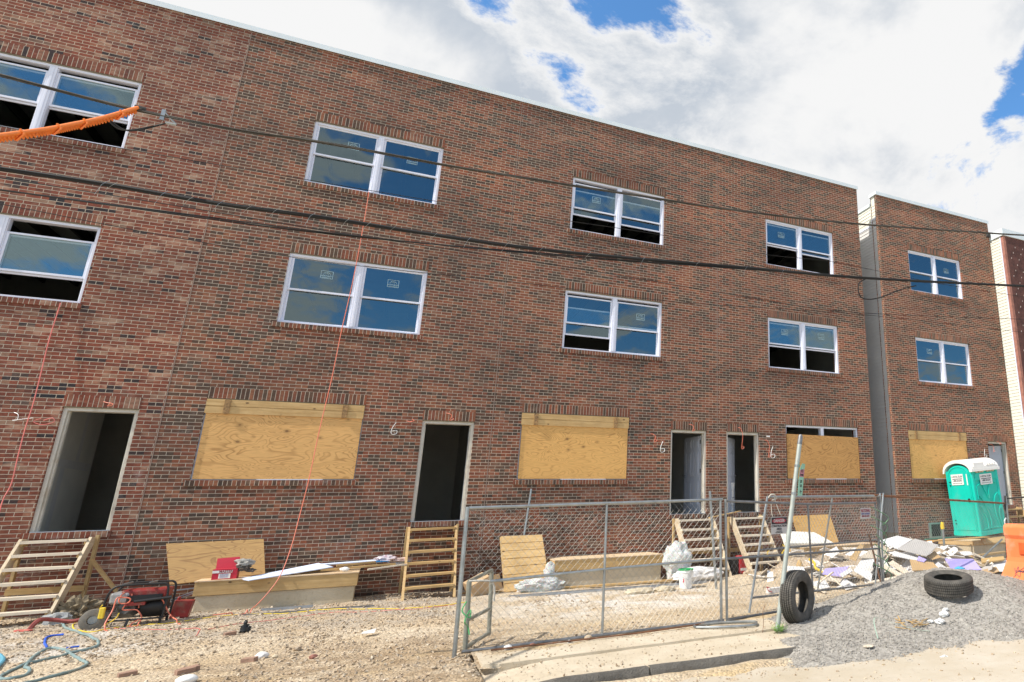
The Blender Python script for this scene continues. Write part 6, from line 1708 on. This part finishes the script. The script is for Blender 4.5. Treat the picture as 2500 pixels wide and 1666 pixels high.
loose_brick(1, 'red brick beside the small black bag', .5, .7)
loose_brick(4, 'pinkish brick on the stones right of the big pale rock', -.5, .8)
loose_brick(7, 'brown brick near the bottom edge, left of the paired bricks', .4, .8)
loose_brick(8, 'rear one of two bricks near the bottom edge', .5, .85)
loose_brick(9, 'front one of two bricks near the bottom edge', .6, .85, .08)
for i, sz_, mt, lb in ((2, .035, M_conc, 'pebble lump among the stones left of centre'), (5, .05, M_rubble, 'grey stone right of the pinkish brick'), (6, .045, M_brickend, 'reddish brick fragment among the stones'), (12, .03, M_rubble, 'yellowish stone near the walk end'), (13, .05, M_white, 'round white rock on the fence rail line'),
                       (14, .05, M_rubble, 'rough tan rock beside the fence rail'), (16, .03, M_dw, 'white chip on the walk by the fence'), (17, .035, M_brickend, 'reddish pebble by the fence rail'), (3, .07, M_dw, 'big pale rock in the left yard')):
    x, y = T_[i][0], T_[i][1]; z = .035 if (x > 1.15 and y < -6.8) else soil_z(x, y)
    tag(MB().blob((x, y, z + sz_ * .5), (sz_, sz_ * .8, sz_ * .65), 90 + i, .3, 2.2, 2).build('rock', mt), lb, 'rock')
x, y = T_[10][0], T_[10][1]; tag(MB().blob((x, y, soil_z(x, y) + .03), (.09, .07, .05), 120, .1, 1.5, 3).build('foam_cup', M_white, smooth=True), 'smooth white plastic dome cut by the bottom edge', 'plastic')
x, y = T_[11][0], T_[11][1]; tag(MB().slab([(x, y - .05, .06), (x + .16, y - .02, .05), (x + .18, y + .08, .09), (x + .03, y + .05, .07)], .004).build('paper_scrap', M_white), 'white paper scrap near the fence stub frame', 'paper')
a, c = PT['pipe_kerb']; tag(MB().tube([Vector(a) + Vector((0, 0, .0)), Vector(c)], .016, 8).build('pipe_piece', M_dw), 'short pale pipe lying in the gutter', 'pipe')
# litter on the gravel heap
def onpile(x, y, dz=0): return Vector((x, y, pile_z(x, y) + dz))


b = MB(); rr = random.Random(21)
for i in range(14):
    p = onpile(6.15 + rr.uniform(-.12, .25), -8.75 + rr.uniform(-.15, .12), .03); a = rr.uniform(0, 3.1); L = rr.uniform(.08, .2)
    b.bar(p, p + Vector((math.cos(a) * L, math.sin(a) * L, rr.uniform(-.02, .06))), .012, .008)
tag(b.build('wood_splinters', M_lum_x), 'orange brown splinters on the gravel below the flat tyre', 'splinters')
for i, (dx, dy, s) in enumerate(((.42, -.05, .05), (.30, .0, .03), (.62, .08, .055), (.72, .14, .03))):
    p = onpile(6.15 + dx, -8.8 + dy, .02); tag(MB().blob(p, (s * 1.3, s, s * .7), 130 + i, .5, 2.4, 3).build('crumpled_paper', M_white, smooth=True), ['white crumpled paper beside the splinters', 'little white paper wad next to the splinters', 'largest white paper wad on the gravel right of the splinters', 'small white wad right of the largest one'][i], 'paper')
sg = [onpile(x, y, dz) for x, y, dz in ((5.45, -8.95, .01), (5.52, -8.8, .16), (5.62, -8.75, .20), (5.85, -8.8, .10), (6.1, -8.9, .03), (6.25, -9.0, .01))]
b = MB(); sp2 = spline(sg, 5)
for i in range(len(sp2) - 1): b.bar(sp2[i], sp2[i + 1], .012, .003)
tag(b.build('packing_strap', M_gpale), 'pale green packing strap arching over the gravel heap', 'strap')
p = onpile(5.15, -9.15, .015); tag(MB().blob(p, (.07, .05, .012), 140, .3, 2, 3).build('paper_scrap', M_dwb, smooth=True), 'flat beige scrap on the front of the gravel heap', 'scrap')
p = onpile(5.75, -9.75, .02); p.z = max(p.z, -.10); tag(MB().blob(p, (.06, .04, .025), 141, .5, 2, 3).build('crumpled_paper', M_white, smooth=True), 'white crumpled paper on the road edge of the heap', 'paper')
p = Vector((6.5, -5.9, soil_z(6.5, -5.9))); bt = thing('water_bottle', 'clear water bottle with blue label standing behind the fence', 'bottle', tuple(p))
MB().lathe([(0, 0), (.03, 0), (.033, .02), (.033, .13), (.014, .17), (.014, .195), (0, .195)], 14, Matrix.Translation(p)).build('body', plain('clear_plastic', (.75, .80, .82), .1, 0, .1, 5, Transmission_Weight=.7), bt, smooth=True)
MB().lathe([(.0345, .06), (.0345, .10)], 14, Matrix.Translation(p)).build('label_paper', plain('bottle_label', (.2, .4, .7), .5), bt)

S.render.resolution_x = 1024; S.render.resolution_y = 682
S.cycles.max_bounces = 8
bpy.context.view_layer.update()
